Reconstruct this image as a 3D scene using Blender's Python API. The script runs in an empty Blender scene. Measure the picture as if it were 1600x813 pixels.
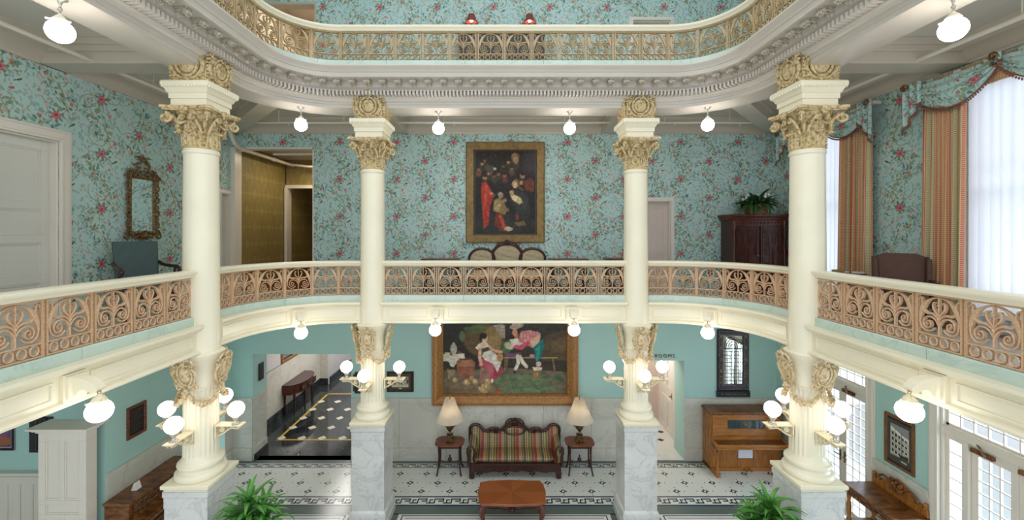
import bpy, bmesh, math, random
import numpy as np
from mathutils import Matrix, Vector
PI = math.pi
random.seed(7)
sc = bpy.context.scene
COL = sc.collection

# ---------------------------------------------------------------- camera, world, exposure
EYE = 4.97
FPX = 645.0
cam_d = bpy.data.cameras.new('camera'); cam = bpy.data.objects.new('camera', cam_d); COL.objects.link(cam)
cam.location = (0, 0, EYE); cam.rotation_euler = (PI/2, 0, 0)
cam_d.sensor_width = 36; cam_d.lens = FPX/1600*36
cam_d.shift_x = 12/1600; cam_d.shift_y = -42.5/1600
cam_d.clip_start = 0.05; cam_d.clip_end = 200
sc.camera = cam
sc.view_settings.view_transform = 'Standard'; sc.view_settings.look = 'None'
sc.view_settings.gamma = 1; sc.view_settings.use_curve_mapping = False
sc.view_settings.exposure = 0.0
W = bpy.data.worlds.new('world'); sc.world = W; W.use_nodes = True
W.node_tree.nodes['Background'].inputs[0].default_value = (0.86, 0.93, 1.0, 1)
W.node_tree.nodes['Background'].inputs[1].default_value = 1.5
GLOBE_E = 5.5
WINDOW_E = 60.0

def area_light(name, loc, rot, sx, sy, power, color):
    d = bpy.data.lights.new(name, 'AREA'); d.shape = 'RECTANGLE'; d.size = sx; d.size_y = sy
    d.energy = power; d.color = color
    o = bpy.data.objects.new(name, d); COL.objects.link(o); o.location = loc; o.rotation_euler = rot
    return o
# daylight falling in from the street side, outside the right-hand windows and doors
DAY = (0.62, 0.78, 1.0)
area_light('daylight_upper_near', (7.6, 4.6, 6.3), (0, math.radians(80), 0), 3.2, 2.6, WINDOW_E*.55, DAY)
area_light('daylight_upper_far', (7.6, 7.6, 6.3), (0, math.radians(80), 0), 3.2, 2.2, WINDOW_E*.55, DAY)
area_light('daylight_lower_near', (7.6, 4.8, 1.9), (0, math.radians(82), 0), 3.0, 2.6, WINDOW_E*4.0, DAY)
area_light('daylight_lower_far', (7.6, 7.4, 1.9), (0, math.radians(82), 0), 3.0, 2.4, WINDOW_E*4.0, DAY)
# skylight over the open well
area_light('skylight', (0, 2.6, 12.6), (0, 0, 0), 6.0, 7.0, 150, (0.95, 0.98, 1.0))

# added fill lights, no fixtures built, brightening the corridors that open off the hall
area_light('hallway_fill', (-4.7, 12.2, 2.85), (0, 0, 0), .6, 2.4, 70, (1.0, .95, .9))
area_light('hallway_fill_deep', (-4.6, 15.4, 2.85), (0, 0, 0), .6, 1.6, 60, (.92, .96, 1.0))
area_light('passage_fill', (3.3, 10.3, 2.5), (0, 0, 0), .5, .8, 28, (1.0, .92, .86))
area_light('upper_hallway_fill', (-4.9, 10.2, 6.85), (0, 0, 0), .4, .8, 22, (1.0, .85, .6))
area_light('top_hallway_fill', (-4.9, 10.6, 10.8), (0, 0, 0), .5, .8, 50, (1.0, .93, .85))

# ---------------------------------------------------------------- helpers
def lin(c):
    if isinstance(c, str):
        c = c.lstrip('#'); c = [int(c[i:i+2], 16)/255 for i in (0, 2, 4)]
    return tuple((v/12.92 if v <= 0.04045 else ((v+0.055)/1.055)**2.4) for v in c[:3])

class MB:
    """collects vertices and faces of ONE mesh"""
    def __init__(s): s.v = []; s.f = []; s.m = []; s.uv = {}
    def add(s, vs, fs, mi=0, M=None):
        n = len(s.v)
        if M is not None: vs = [tuple(M @ Vector(p)) for p in vs]
        s.v.extend([tuple(p) for p in vs]); s.f.extend([tuple(i+n for i in f) for f in fs]); s.m.extend([mi]*len(fs))
        return s
    def join(s, o, M=None, mi=None):
        n = len(s.v)
        s.v.extend([tuple(M @ Vector(p)) if M is not None else p for p in o.v])
        s.f.extend([tuple(i+n for i in f) for f in o.f]); s.m.extend([mi if mi is not None else k for k in o.m]); return s
    def box(s, x0, x1, y0, y1, z0, z1, mi=0, M=None):
        v = [(x0,y0,z0),(x1,y0,z0),(x1,y1,z0),(x0,y1,z0),(x0,y0,z1),(x1,y0,z1),(x1,y1,z1),(x0,y1,z1)]
        return s.add(v, [(0,3,2,1),(4,5,6,7),(0,1,5,4),(1,2,6,5),(2,3,7,6),(3,0,4,7)], mi, M)
    def cbox(s, cx, cy, cz, sx, sy, sz, mi=0, M=None):
        return s.box(cx-sx/2, cx+sx/2, cy-sy/2, cy+sy/2, cz-sz/2, cz+sz/2, mi, M)
    def lathe(s, prof, seg=24, loc=(0,0,0), mi=0, M=None, square=False, rfun=None):
        vs = []; n = len(prof)
        for r, z in prof:
            for k in range(seg):
                a = 2*PI*k/seg
                rr = r*(rfun(a, z) if rfun else 1)
                vs.append((loc[0]+rr*math.cos(a), loc[1]+rr*math.sin(a), loc[2]+z))
        fs = []
        for i in range(n-1):
            for k in range(seg):
                k2 = (k+1) % seg
                fs.append((i*seg+k, i*seg+k2, (i+1)*seg+k2, (i+1)*seg+k))
        fs.append(tuple(range(seg))[::-1]); fs.append(tuple((n-1)*seg+k for k in range(seg)))
        return s.add(vs, fs, mi, M)
    def sqstack(s, prof, mi=0, M=None):
        """square plan moulding: prof = [(half side, z)]"""
        vs = []; fs = []
        for r, z in prof: vs += [(-r,-r,z),(r,-r,z),(r,r,z),(-r,r,z)]
        for i in range(len(prof)-1):
            for k in range(4):
                fs.append((i*4+k, i*4+(k+1)%4, (i+1)*4+(k+1)%4, (i+1)*4+k))
        fs.append((3,2,1,0)); n = (len(prof)-1)*4; fs.append((n, n+1, n+2, n+3))
        return s.add(vs, fs, mi, M)
    def ball(s, c, r, seg=12, rings=8, mi=0, M=None):
        if not isinstance(r, (tuple, list)): r = (r, r, r)
        vs = [(c[0], c[1], c[2]-r[2])]
        for i in range(1, rings):
            t = -PI/2+PI*i/rings
            for k in range(seg):
                a = 2*PI*k/seg
                vs.append((c[0]+r[0]*math.cos(t)*math.cos(a), c[1]+r[1]*math.cos(t)*math.sin(a), c[2]+r[2]*math.sin(t)))
        vs.append((c[0], c[1], c[2]+r[2])); fs = []
        for k in range(seg): fs.append((0, 1+(k+1)%seg, 1+k))
        for i in range(rings-2):
            for k in range(seg):
                a = 1+i*seg+k; b = 1+i*seg+(k+1)%seg
                fs.append((a, b, b+seg, a+seg))
        L = len(vs)-1; o = 1+(rings-2)*seg
        for k in range(seg): fs.append((o+k, o+(k+1)%seg, L))
        return s.add(vs, fs, mi, M)
    def tube(s, pts, r, seg=8, mi=0, M=None, closed=False):
        pts = [Vector(p) for p in pts]; n = len(pts)
        rs = r if isinstance(r, (list, tuple)) else [r]*n
        vs = []; fs = []; ref = None
        for i, p in enumerate(pts):
            if closed: t = pts[(i+1)%n]-pts[(i-1)%n]
            else: t = pts[min(i+1, n-1)]-pts[max(i-1, 0)]
            if t.length < 1e-9: t = Vector((0,0,1))
            t.normalize()
            if ref is None:
                ref = Vector((0,0,1)) if abs(t.z) < 0.9 else Vector((1,0,0))
            a = ref - t*ref.dot(t)
            if a.length < 1e-6: a = t.orthogonal()
            a.normalize(); ref = a; b = t.cross(a)
            for k in range(seg):
                an = 2*PI*k/seg
                vs.append(p+a*math.cos(an)*rs[i]+b*math.sin(an)*rs[i])
        m = n if closed else n-1
        for i in range(m):
            for k in range(seg):
                k2 = (k+1)%seg; j = (i+1)%n
                fs.append((i*seg+k, i*seg+k2, j*seg+k2, j*seg+k))
        if not closed: fs.append(tuple(range(seg))[::-1]); fs.append(tuple((n-1)*seg+k for k in range(seg)))
        return s.add(vs, fs, mi, M)
    def prism(s, poly, y0, y1, mi=0, M=None):
        """outline in x,z pushed from y0 to y1"""
        n = len(poly)
        vs = [(x, y0, z) for x, z in poly]+[(x, y1, z) for x, z in poly]
        fs = [tuple(range(n)), tuple(range(2*n-1, n-1, -1))]+[(i, i+n, (i+1)%n+n, (i+1)%n) for i in range(n)]
        return s.add(vs, fs, mi, M)
    def slabpoly(s, poly, z0, z1, mi=0, M=None):
        n = len(poly)
        vs = [(x, y, z0) for x, y in poly]+[(x, y, z1) for x, y in poly]
        fs = [tuple(range(n-1, -1, -1)), tuple(range(n, 2*n))]+[(i, (i+1)%n, (i+1)%n+n, i+n) for i in range(n)]
        return s.add(vs, fs, mi, M)
    def ribbon(s, pts, w, t, y=0, mi=0, M=None):
        """flat bar in the x,z plane, half width w (number or list), thickness t along y"""
        n = len(pts); ws = w if isinstance(w, (list, tuple)) else [w]*n
        vs = []; fs = []
        for i, (x, z) in enumerate(pts):
            x0, z0 = pts[max(i-1, 0)]; x1, z1 = pts[min(i+1, n-1)]
            dx, dz = x1-x0, z1-z0; L = math.hypot(dx, dz) or 1
            nx, nz = -dz/L*ws[i], dx/L*ws[i]
            vs += [(x+nx, y-t*.35, z+nz), (x, y-t*.6, z), (x-nx, y-t*.35, z-nz), (x-nx, y+t/2, z-nz), (x+nx, y+t/2, z+nz)]
        for i in range(n-1):
            for k in range(5):
                fs.append((i*5+k, i*5+(k+1)%5, (i+1)*5+(k+1)%5, (i+1)*5+k))
        fs.append((4,3,2,1,0)); fs.append(tuple((n-1)*5+k for k in range(5)))
        return s.add(vs, fs, mi, M)

def smooth(ctrl, n=6, closed=False):
    """Catmull-Rom through control points (tuples of any size)"""
    out = []; N = len(ctrl); m = N if closed else N-1
    for i in range(m):
        if closed: p = [ctrl[(i+k-1) % N] for k in range(4)]
        else: p = [ctrl[min(max(i+k-1, 0), N-1)] for k in range(4)]
        for j in range(n):
            t = j/n
            out.append(tuple(0.5*((2*b)+(-a+c)*t+(2*a-5*b+4*c-d)*t*t+(-a+3*b-3*c+d)*t**3) for a, b, c, d in zip(*p)))
    if not closed: out.append(tuple(ctrl[-1]))
    return out
def spiral(cx, cz, r0, r1, a0, a1, n=16):
    return [(cx+(r0+(r1-r0)*(i/n))*math.cos(a0+(a1-a0)*i/n), cz+(r0+(r1-r0)*(i/n))*math.sin(a0+(a1-a0)*i/n)) for i in range(n+1)]
def mirror(pts): return [(-p[0],)+tuple(p[1:]) for p in pts]

def T(x=0, y=0, z=0): return Matrix.Translation((x, y, z))
def RZ(a): return Matrix.Rotation(a, 4, 'Z')
def RX(a): return Matrix.Rotation(a, 4, 'X')
def RY(a): return Matrix.Rotation(a, 4, 'Y')
def SC(x, y, z): return Matrix.Diagonal((x, y, z, 1))

def make(name, mb, mats, parent=None, bevel=0, flat=False, angle=38, recalc=True, uv=None, colors=None):
    me = bpy.data.meshes.new(name)
    me.from_pydata(mb.v, [], mb.f); me.update()
    if not isinstance(mats, (list, tuple)): mats = [mats]
    for m in mats: me.materials.append(m)
    me.polygons.foreach_set('material_index', mb.m)
    if uv is not None:
        l = me.uv_layers.new(name='UVMap')
        for lp in me.loops: l.data[lp.index].uv = uv[lp.vertex_index]
    if colors is not None:
        ca = me.color_attributes.new('paint', 'FLOAT_COLOR', 'POINT')
        ca.data.foreach_set('color', np.asarray(colors, dtype=np.float32).ravel())
    if recalc:
        bm = bmesh.new(); bm.from_mesh(me); bmesh.ops.recalc_face_normals(bm, faces=bm.faces); bm.to_mesh(me); bm.free()
    if not flat:
        me.shade_smooth(); me.set_sharp_from_angle(angle=math.radians(angle))
    o = bpy.data.objects.new(name, me); COL.objects.link(o)
    if parent is not None: o.parent = parent
    if bevel:
        b = o.modifiers.new('bevel', 'BEVEL'); b.width = bevel; b.segments = 2; b.limit_method = 'ANGLE'; b.angle_limit = math.radians(50)
    return o
def tag(o, label, cat, group=None, kind=None):
    o['label'] = label; o['category'] = cat
    if group: o['group'] = group
    if kind: o['kind'] = kind
    return o
def thing(name, label, cat, loc=(0,0,0), rotz=0, group=None):
    o = bpy.data.objects.new(name, None); COL.objects.link(o); o.empty_display_size = .1
    o.location = loc; o.rotation_euler = (0, 0, rotz)
    return tag(o, label, cat, group)
def struct(name, mb, mats, **k):
    o = make(name, mb, mats, **k)
    if o.parent is None: o['kind'] = 'structure'
    return o
def copy_tree(o, parent=None):
    c = o.copy(); COL.objects.link(c); c.parent = parent
    for ch in [x for x in bpy.data.objects if x.parent == o]: copy_tree(ch, c)
    return c
def dup(root, loc, rotz=0, label=None, group=None):
    kids = {}
    for x in bpy.data.objects:
        if x.parent: kids.setdefault(x.parent.name, []).append(x)
    def rec(o, par):
        c = o.copy(); COL.objects.link(c); c.parent = par
        for ch in kids.get(o.name, []): rec(ch, c)
        return c
    r = rec(root, None); r.location = loc; r.rotation_euler = (0, 0, rotz)
    if label: r['label'] = label
    if group: r['group'] = group
    return r

# ---------------------------------------------------------------- node expressions
class NX:
    """small arithmetic layer over shader Math nodes"""
    def __init__(s, nt): s.nt = nt
    def val(s, x): return x
    def math(s, op, a, b=None, c=None, clamp=False):
        n = s.nt.nodes.new('ShaderNodeMath'); n.operation = op; n.use_clamp = clamp
        for i, x in enumerate((a, b, c)):
            if x is None: continue
            if isinstance(x, E): s.nt.links.new(x.s, n.inputs[i])
            else: n.inputs[i].default_value = x
        return E(s, n.outputs[0])
    def fn(s, op, a, b=None, **k): return s.math(op, a, b, **k)
    def step(s, d, w, soft):
        """1 where d < w, soft edge"""
        n = s.nt.nodes.new('ShaderNodeMapRange'); n.clamp = True
        s.nt.links.new(d.s, n.inputs[0])
        n.inputs[1].default_value = w-soft; n.inputs[2].default_value = w+soft
        n.inputs[3].default_value = 1; n.inputs[4].default_value = 0
        return E(s, n.outputs[0])
    def rng(s, d, a, b, c=0, e=1):
        n = s.nt.nodes.new('ShaderNodeMapRange'); n.clamp = True
        s.nt.links.new(d.s, n.inputs[0])
        for i, v in enumerate((a, b, c, e)): n.inputs[1+i].default_value = v
        return E(s, n.outputs[0])
    def mix(s, f, a, b):
        n = s.nt.nodes.new('ShaderNodeMix'); n.data_type = 'RGBA'
        if isinstance(f, E): s.nt.links.new(f.s, n.inputs[0])
        else: n.inputs[0].default_value = f
        for i, x in ((6, a), (7, b)):
            if isinstance(x, tuple): n.inputs[i].default_value = x[:3]+(1,)
            else: s.nt.links.new(x, n.inputs[i])
        return n.outputs[2]
    def vec(s, x, y, z=0.0):
        n = s.nt.nodes.new('ShaderNodeCombineXYZ')
        for i, v in enumerate((x, y, z)):
            if isinstance(v, E): s.nt.links.new(v.s, n.inputs[i])
            else: n.inputs[i].default_value = v
        return n.outputs[0]
    def noise(s, v, scale, detail=2, rough=.5, dist=0):
        n = s.nt.nodes.new('ShaderNodeTexNoise'); n.inputs['Scale'].default_value = scale
        n.inputs['Detail'].default_value = detail; n.inputs['Roughness'].default_value = rough; n.inputs['Distortion'].default_value = dist
        if v is not None: s.nt.links.new(v, n.inputs['Vector'])
        return E(s, n.outputs[0])
    def voro(s, v, scale, rand=1.0, feature='F1'):
        n = s.nt.nodes.new('ShaderNodeTexVoronoi'); n.feature = feature; n.inputs['Scale'].default_value = scale
        n.inputs['Randomness'].default_value = rand; s.nt.links.new(v, n.inputs['Vector'])
        return E(s, n.outputs['Distance']), n
class E:
    def __init__(s, x, sock): s.x = x; s.s = sock
    def __add__(s, o): return s.x.math('ADD', s, o)
    def __radd__(s, o): return s.x.math('ADD', o, s)
    def __sub__(s, o): return s.x.math('SUBTRACT', s, o)
    def __rsub__(s, o): return s.x.math('SUBTRACT', o, s)
    def __mul__(s, o): return s.x.math('MULTIPLY', s, o)
    def __rmul__(s, o): return s.x.math('MULTIPLY', o, s)
    def __truediv__(s, o): return s.x.math('DIVIDE', s, o)
    def f(s, op, b=None): return s.x.math(op, s, b)

def newmat(name, color=(.8,.8,.8), rough=.5, metal=0, spec=None):
    m = bpy.data.materials.new(name); m.use_nodes = True
    b = m.node_tree.nodes['Principled BSDF']
    b.inputs['Base Color'].default_value = tuple(color[:3])+(1,)
    b.inputs['Roughness'].default_value = rough; b.inputs['Metallic'].default_value = metal
    if spec is not None: b.inputs['Specular IOR Level'].default_value = spec
    return m, m.node_tree, b
def coords(nt, kind='Object'):
    tc = nt.nodes.new('ShaderNodeTexCoord'); sp = nt.nodes.new('ShaderNodeSeparateXYZ')
    nt.links.new(tc.outputs[kind], sp.inputs[0])
    x = NX(nt)
    return x, tc.outputs[kind], E(x, sp.outputs[0]), E(x, sp.outputs[1]), E(x, sp.outputs[2])
def bump(nt, b, h, strength=.3, dist=.01):
    n = nt.nodes.new('ShaderNodeBump'); n.inputs['Strength'].default_value = strength; n.inputs['Distance'].default_value = dist
    nt.links.new(h.s, n.inputs['Height']); nt.links.new(n.outputs[0], b.inputs['Normal'])

def paint(name, c, rough=.35, var=.04, scale=2.5):
    """painted surface, slightly uneven"""
    m, nt, b = newmat(name, lin(c), rough)
    x, v, X, Y, Z = coords(nt)
    n = x.noise(v, scale, 3)
    c0 = lin(c); lo = tuple(k*(1-var*2) for k in c0); hi = tuple(min(1, k*(1+var)) for k in c0)
    nt.links.new(x.mix(n, lo, hi), b.inputs['Base Color'])
    return m
def antique(name, c, dark, scale=26, rough=.45, lo=.42, hi=.6, metal=0):
    """gilded or glazed ornament, old dark glaze in mottled patches"""
    m, nt, b = newmat(name, lin(c), rough, metal)
    x, v, X, Y, Z = coords(nt)
    n = x.noise(v, scale, 4, .6)
    nt.links.new(x.mix(x.rng(n, lo, hi), lin(dark), lin(c)), b.inputs['Base Color'])
    bump(nt, b, n, .5, .006)
    return m
def marble(name, c, vein, scale=1.6, rough=.25, sharp=.06):
    m, nt, b = newmat(name, lin(c), rough)
    x, v, X, Y, Z = coords(nt)
    n1 = x.noise(v, scale, 8, .62, 1.2)
    d = (n1-.5).f('ABSOLUTE')
    vein_m = x.rng(d, 0, sharp, 1, 0)
    cloud = x.noise(v, scale*.6, 5, .6, .5)
    base = x.mix(x.rng(cloud, .4, .72), lin(c), tuple(.55*a+.45*q for a, q in zip(lin(c), lin(vein))))
    nt.links.new(x.mix(vein_m*.45, base, lin(vein)), b.inputs['Base Color'])
    return m
def wood(name, c, dark, axis='X', scale=6, rough=.32, stretch=8):
    m, nt, b = newmat(name, lin(c), rough)
    x, v, X, Y, Z = coords(nt)
    k = {'X': (X, Y*stretch, Z*stretch), 'Y': (X*stretch, Y, Z*stretch), 'Z': (X*stretch, Y*stretch, Z)}[axis]
    n = x.noise(x.vec(*k), scale, 5, .6, .6)
    nt.links.new(x.mix(x.rng(n, .36, .64), lin(dark), lin(c)), b.inputs['Base Color'])
    nt.links.new((n*.15+rough-.05).s, b.inputs['Roughness'])
    return m
def emit(name, c, strength):
    m = bpy.data.materials.new(name); m.use_nodes = True; nt = m.node_tree; nt.nodes.clear()
    e = nt.nodes.new('ShaderNodeEmission'); e.inputs[0].default_value = tuple(c)+(1,); e.inputs[1].default_value = strength
    o = nt.nodes.new('ShaderNodeOutputMaterial'); nt.links.new(e.outputs[0], o.inputs[0]); return m
def glassmat(name, tint=(1,1,1), gl=.08):
    m = bpy.data.materials.new(name); m.use_nodes = True; nt = m.node_tree; nt.nodes.clear()
    t = nt.nodes.new('ShaderNodeBsdfTransparent'); t.inputs[0].default_value = tuple(tint)+(1,)
    g = nt.nodes.new('ShaderNodeBsdfGlossy'); g.inputs['Roughness'].default_value = .02
    mx = nt.nodes.new('ShaderNodeMixShader'); mx.inputs[0].default_value = gl
    o = nt.nodes.new('ShaderNodeOutputMaterial')
    nt.links.new(t.outputs[0], mx.inputs[1]); nt.links.new(g.outputs[0], mx.inputs[2]); nt.links.new(mx.outputs[0], o.inputs[0]); return m

def wallpaper_color(x, U, V, i_phase=0.0):
    """chinoiserie paper: serpentine branches, peonies, leaves, buds and small birds on a half-drop repeat"""
    TW, TH = .62, .81
    v3 = x.vec(U, V, 0.0)
    wob = x.noise(v3, 9, 2); wob2 = x.noise(x.vec(U+7.3, V+2.1, 0.0), 9, 2)
    u1 = U+(wob-.5)*.05; v1 = V+(wob2-.5)*.05
    ci = (u1/TW).f('FLOOR'); odd = (ci*.5).f('FRACT')*2.0
    p = ((u1/TW).f('FRACT')-.5)*TW
    q = (((v1+odd*(TH/2))/TH).f('FRACT')-.5)*TH
    col = x.mix(x.noise(v3, 1.2, 2), lin('#a9cac3'), lin('#bfd9d3'))
    # faint background foliage
    ln = x.noise(v3, 5.5, 1); lm = x.noise(x.vec(U+3.1, V+9.4, 0.0), 5.5, 1); LU = U+(ln-.5)*.15; LV = V+(lm-.5)*.15
    d, vn = x.voro(x.vec(LU*1.0+LV*.6, LV*.6-LU*.36, 0.0), 27, .95)
    sel = E(x, vn.outputs['Color'])
    sep = x.nt.nodes.new('ShaderNodeSeparateColor'); x.nt.links.new(vn.outputs['Color'], sep.inputs[0])
    r1 = E(x, sep.outputs[0]); g1 = E(x, sep.outputs[1])
    leaf = x.step(d, .46, .06)*x.rng(r1, .30, .34)
    lc = x.mix(x.rng(g1, .45, .5), lin('#84a8ad'), lin('#9dab92'))
    lc = x.mix(x.rng(g1, .74, .78), lc, lin('#c4a096'))
    col = x.mix(leaf*.85, col, lc)
    # branch, continuous along the repeat
    amp = (q*(2*PI/TH)).f('SINE')*.14+(q*(4*PI/TH)+1.0).f('SINE')*.035
    db = (p-amp).f('ABSOLUTE')
    wv = x.noise(v3, 6, 1)*.012+.005
    br = x.rng(wv-db, -.003, .003)
    col = x.mix(br, col, lin('#b3a97e'))
    # side twigs: arcs
    for (cx, cy, r) in ((.16, .1, .13), (-.17, -.13, .14), (.02, -.3, .12), (-.05, .27, .15)):
        dd = (((p-cx)*(p-cx)+(q-cy)*(q-cy)).f('SQRT')-r).f('ABSOLUTE')
        tw = x.step(dd, .005, .003)*x.rng(x.noise(v3, 4, 1), .46, .5)
        col = x.mix(tw, col, lin('#8d8f68'))
    # darker leaves, slanted both ways
    for k, (sx, sy, c1, c2) in enumerate(((1.0, -.75, '#5d8482', '#7c9a80'), (1.0, .8, '#4d7068', '#87946a'))):
        d, vn = x.voro(x.vec((LU*1.0+LV*sy)*1.0+k*3.7, (LV-LU*sy)*.55, 0.0), 19, 1)
        sep = x.nt.nodes.new('ShaderNodeSeparateColor'); x.nt.links.new(vn.outputs['Color'], sep.inputs[0])
        ra = E(x, sep.outputs[0]); ga = E(x, sep.outputs[1])
        near = x.step((db-.09).f('ABSOLUTE'), .10, .02)
        mk = x.step(d, .38, .05)*x.rng(ra, .42, .45)*near
        col = x.mix(mk*.9, col, x.mix(x.rng(ga, .45, .5), lin(c1), lin(c2)))
    # buds and small blossoms
    d, vn = x.voro(x.vec(U, V, 0.0), 7.5, .8)
    sep = x.nt.nodes.new('ShaderNodeSeparateColor'); x.nt.links.new(vn.outputs['Color'], sep.inputs[0])
    ra = E(x, sep.outputs[0]); ga = E(x, sep.outputs[1])
    bd = x.step(d+(x.noise(v3, 60, 1)-.5)*.12, .14, .03)*x.rng(ra, .38, .42)
    bc = x.mix(x.rng(ga, .4, .5), lin('#a84a55'), lin('#b98478'))
    col = x.mix(bd, col, bc)
    # peony with a ruff of leaves
    fx, fy = 0.0, 0.0
    dx = p-fx; dy = q-fy
    rr = (dx*dx+dy*dy).f('SQRT'); an = dy.f('ARCTAN2', dx)
    ruff = x.step(rr+(wob-.5)*.06, .092, .006)*x.rng((an*3.5+.6+(wob2-.5)*2.0).f('SINE').f('ABSOLUTE'), .70, .80)
    col = x.mix(ruff*.85, col, lin('#4f7a68'))
    rad = (an*7.0+rr*30.0+(wob-.5)*14.0).f('SINE')*.007+(wob2-.5)*.03+.054
    pet = x.rng(rad-rr, -.003, .003)
    rings = x.rng((rr*230.0+(an*5.0).f('SINE')*1.6).f('SINE'), -.6, .8)
    pc = x.mix(rings, lin('#b84a58'), lin('#d98c92'))
    pc = x.mix(x.step(rr, .016, .008), pc, lin('#9c2f42'))
    col = x.mix(pet, col, pc)
    # second smaller flower
    for (fx, fy, R_, c1, c2) in ((.20, .19, .024, '#b64a52', '#d68a80'), (-.2, -.05, .02, '#b7525c', '#cf8f86'), (-.13, -.30, .026, '#9c5a4c', '#c79a84'), (.12, -.22, .018, '#b53e50', '#d07880')):
        dx = p-fx; dy = q-fy; rr = (dx*dx+dy*dy).f('SQRT'); an = dy.f('ARCTAN2', dx)
        pet = x.rng((an*4.0).f('SINE')*.005+R_-rr, -.003, .003)
        col = x.mix(pet, col, x.mix(x.rng((rr*300.0).f('SINE'), -.5, .5), lin(c1), lin(c2)))
    # birds: body, head, tail
    for (bx, by, s_, a_) in ((.21, -.09, 1, .5),):
        ca, sa = math.cos(a_), math.sin(a_)
        dx = (p-bx)*s_; dy = q-by
        e1 = dx*ca+dy*sa; e2 = dy*ca-dx*sa
        body = ((e1/.030)*(e1/.030)+(e2/.013)*(e2/.013)).f('SQRT')
        tail = (((e1+.045)/.034)*((e1+.045)/.034)+(e2/.005)*(e2/.005)).f('SQRT')
        hd = (((e1-.028)/.011)*((e1-.028)/.011)+((e2-.008)/.010)*((e2-.008)/.010)).f('SQRT')
        mk = body.f('MINIMUM', tail).f('MINIMUM', hd)
        col = x.mix(x.step(mk, 1.0, .12), col, lin('#38423f'))
        col = x.mix(x.step((((e1-.006)/.016)*((e1-.006)/.016)+((e2+.006)/.006)*((e2+.006)/.006)).f('SQRT'), 1.0, .2), col, lin('#9a8a58'))
    return col
def wallpaper(name, axis, du=0.0, dv=0.0, kind='Object', rough=.6):
    m, nt, b = newmat(name, (.4,.5,.5), rough)
    x, v, X, Y, Z = coords(nt, kind)
    U = {'X': X, 'Y': Y}[axis]; V = Z if kind != 'UV' else Y
    if kind == 'UV': U = X
    nt.links.new(wallpaper_color(x, U+du, V+dv), b.inputs['Base Color'])
    return m

# ---------------------------------------------------------------- materials
M = {}
M['cream'] = paint('cream paint', '#f0e7cc', .28)
M['cream_soft'] = paint('soft cream paint', '#e6dfcb', .35)
M['stone_paint'] = paint('pale stone paint', '#cdc4b8', .26)
M['soffit'] = paint('warm grey soffit paint', '#c4b9a8', .26)
M['ceiling'] = paint('ceiling paint', '#ccc6ba', .28)
M['door'] = paint('white door paint', '#d9d6cc', .30)
M['trimw'] = paint('trim paint', '#e4dccf', .30)
M['teal'] = paint('sea green wall paint', '#aed2ca', .55, .03)
M['teal_r'] = M['teal']
M['iron2'] = antique('bronze pink iron', '#d3ae88', '#bb9270', 40, .42, .3, .6, 0)
M['iron3'] = antique('old gold iron', '#c0a67c', '#9a8460', 40, .42, .3, .55, 0)
M['gold'] = antique('gilded plaster', '#cfba8c', '#8a6c3a', 26, .40, .34, .54)
M['gold_dark'] = antique('dark gilt', '#9a7a45', '#33240f', 40, .38, .42, .62)
M['plaster'] = antique('glazed plaster ornament', '#d9c49c', '#a88654', 26, .40, .34, .54)
M['bracket'] = antique('cream glazed bracket', '#e9dcbb', '#cdb48a', 30, .40, .34, .50)
M['modillion'] = antique('stone ornament', '#c9bfae', '#857a66', 60, .45, .36, .54)
M['marble'] = marble('white grey marble', '#dcdcd6', '#a3a5aa', 2.0, .2, .025)
M['wains'] = marble('wainscot marble', '#d2d0c4', '#aeada5', 1.1, .25, .03)
M['marble_green'] = marble('pale green marble', '#c6d6c8', '#a3b9ab', 2.0, .22, .03)
M['black_marble'] = marble('black marble', '#23282a', '#4b5350', 1.2, .08)
M['tile_white'] = None
M['mahog'] = wood('red mahogany', '#8a4a2c', '#4e2314', 'X', 5, .22)
M['mahog_y'] = wood('mahogany', '#6d3520', '#35170d', 'Z', 6, .28)
M['dark_wood'] = wood('dark carved wood', '#4c2418', '#1f0d09', 'Z', 7, .3)
M['oak'] = wood('golden oak', '#ad7236', '#92591f', 'Z', 4, .25)
M['oak_x'] = wood('golden oak rails', '#b3763a', '#96602a', 'X', 4, .22)
M['walnut'] = wood('burl walnut', '#8f5a2c', '#4a2812', 'Y', 5, .28, 3)
M['brass'], _, _ = newmat('brass', lin('#b08d4a'), .3, .9)
M['chrome'], _, _ = newmat('pale metal', lin('#c9c6bd'), .3, .8)
M['glass'] = glassmat('window glass', (1, 1, 1), .06)
M['mirror'], _, _ = newmat('mirror glass', (.82, .88, .86), .03, 1)
M['black'], _, _ = newmat('black', lin('#1b1b1c'), .35)
M['white'], _, _ = newmat('white', lin('#ece9e4'), .5)
M['globe'] = emit('opal globe glow', (1.0, .93, .84), GLOBE_E)
M['globe_pendant'] = emit('opal pendant glow', (1.0, .95, .88), 32.0)
M['globe_fascia'] = emit('opal fascia globe glow', (1.0, .93, .84), 8.0)
M['pipe'] = paint('pipe paint', '#d9d2c2', .3)
M['green'] = paint('leaf green', '#569a3e', .32, .35, 9)
M['green_d'] = paint('dark leaf green', '#34632f', .4, .35, 9)
M['teal_fabric'] = paint('blue grey upholstery', '#4c5f5e', .8, .1, 9)
M['brown_fabric'] = paint('brown upholstery', '#5e4238', .85, .12, 12)
M['tuft'] = paint('beige tufted upholstery', '#b3a283', .7, .1, 12)

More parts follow.
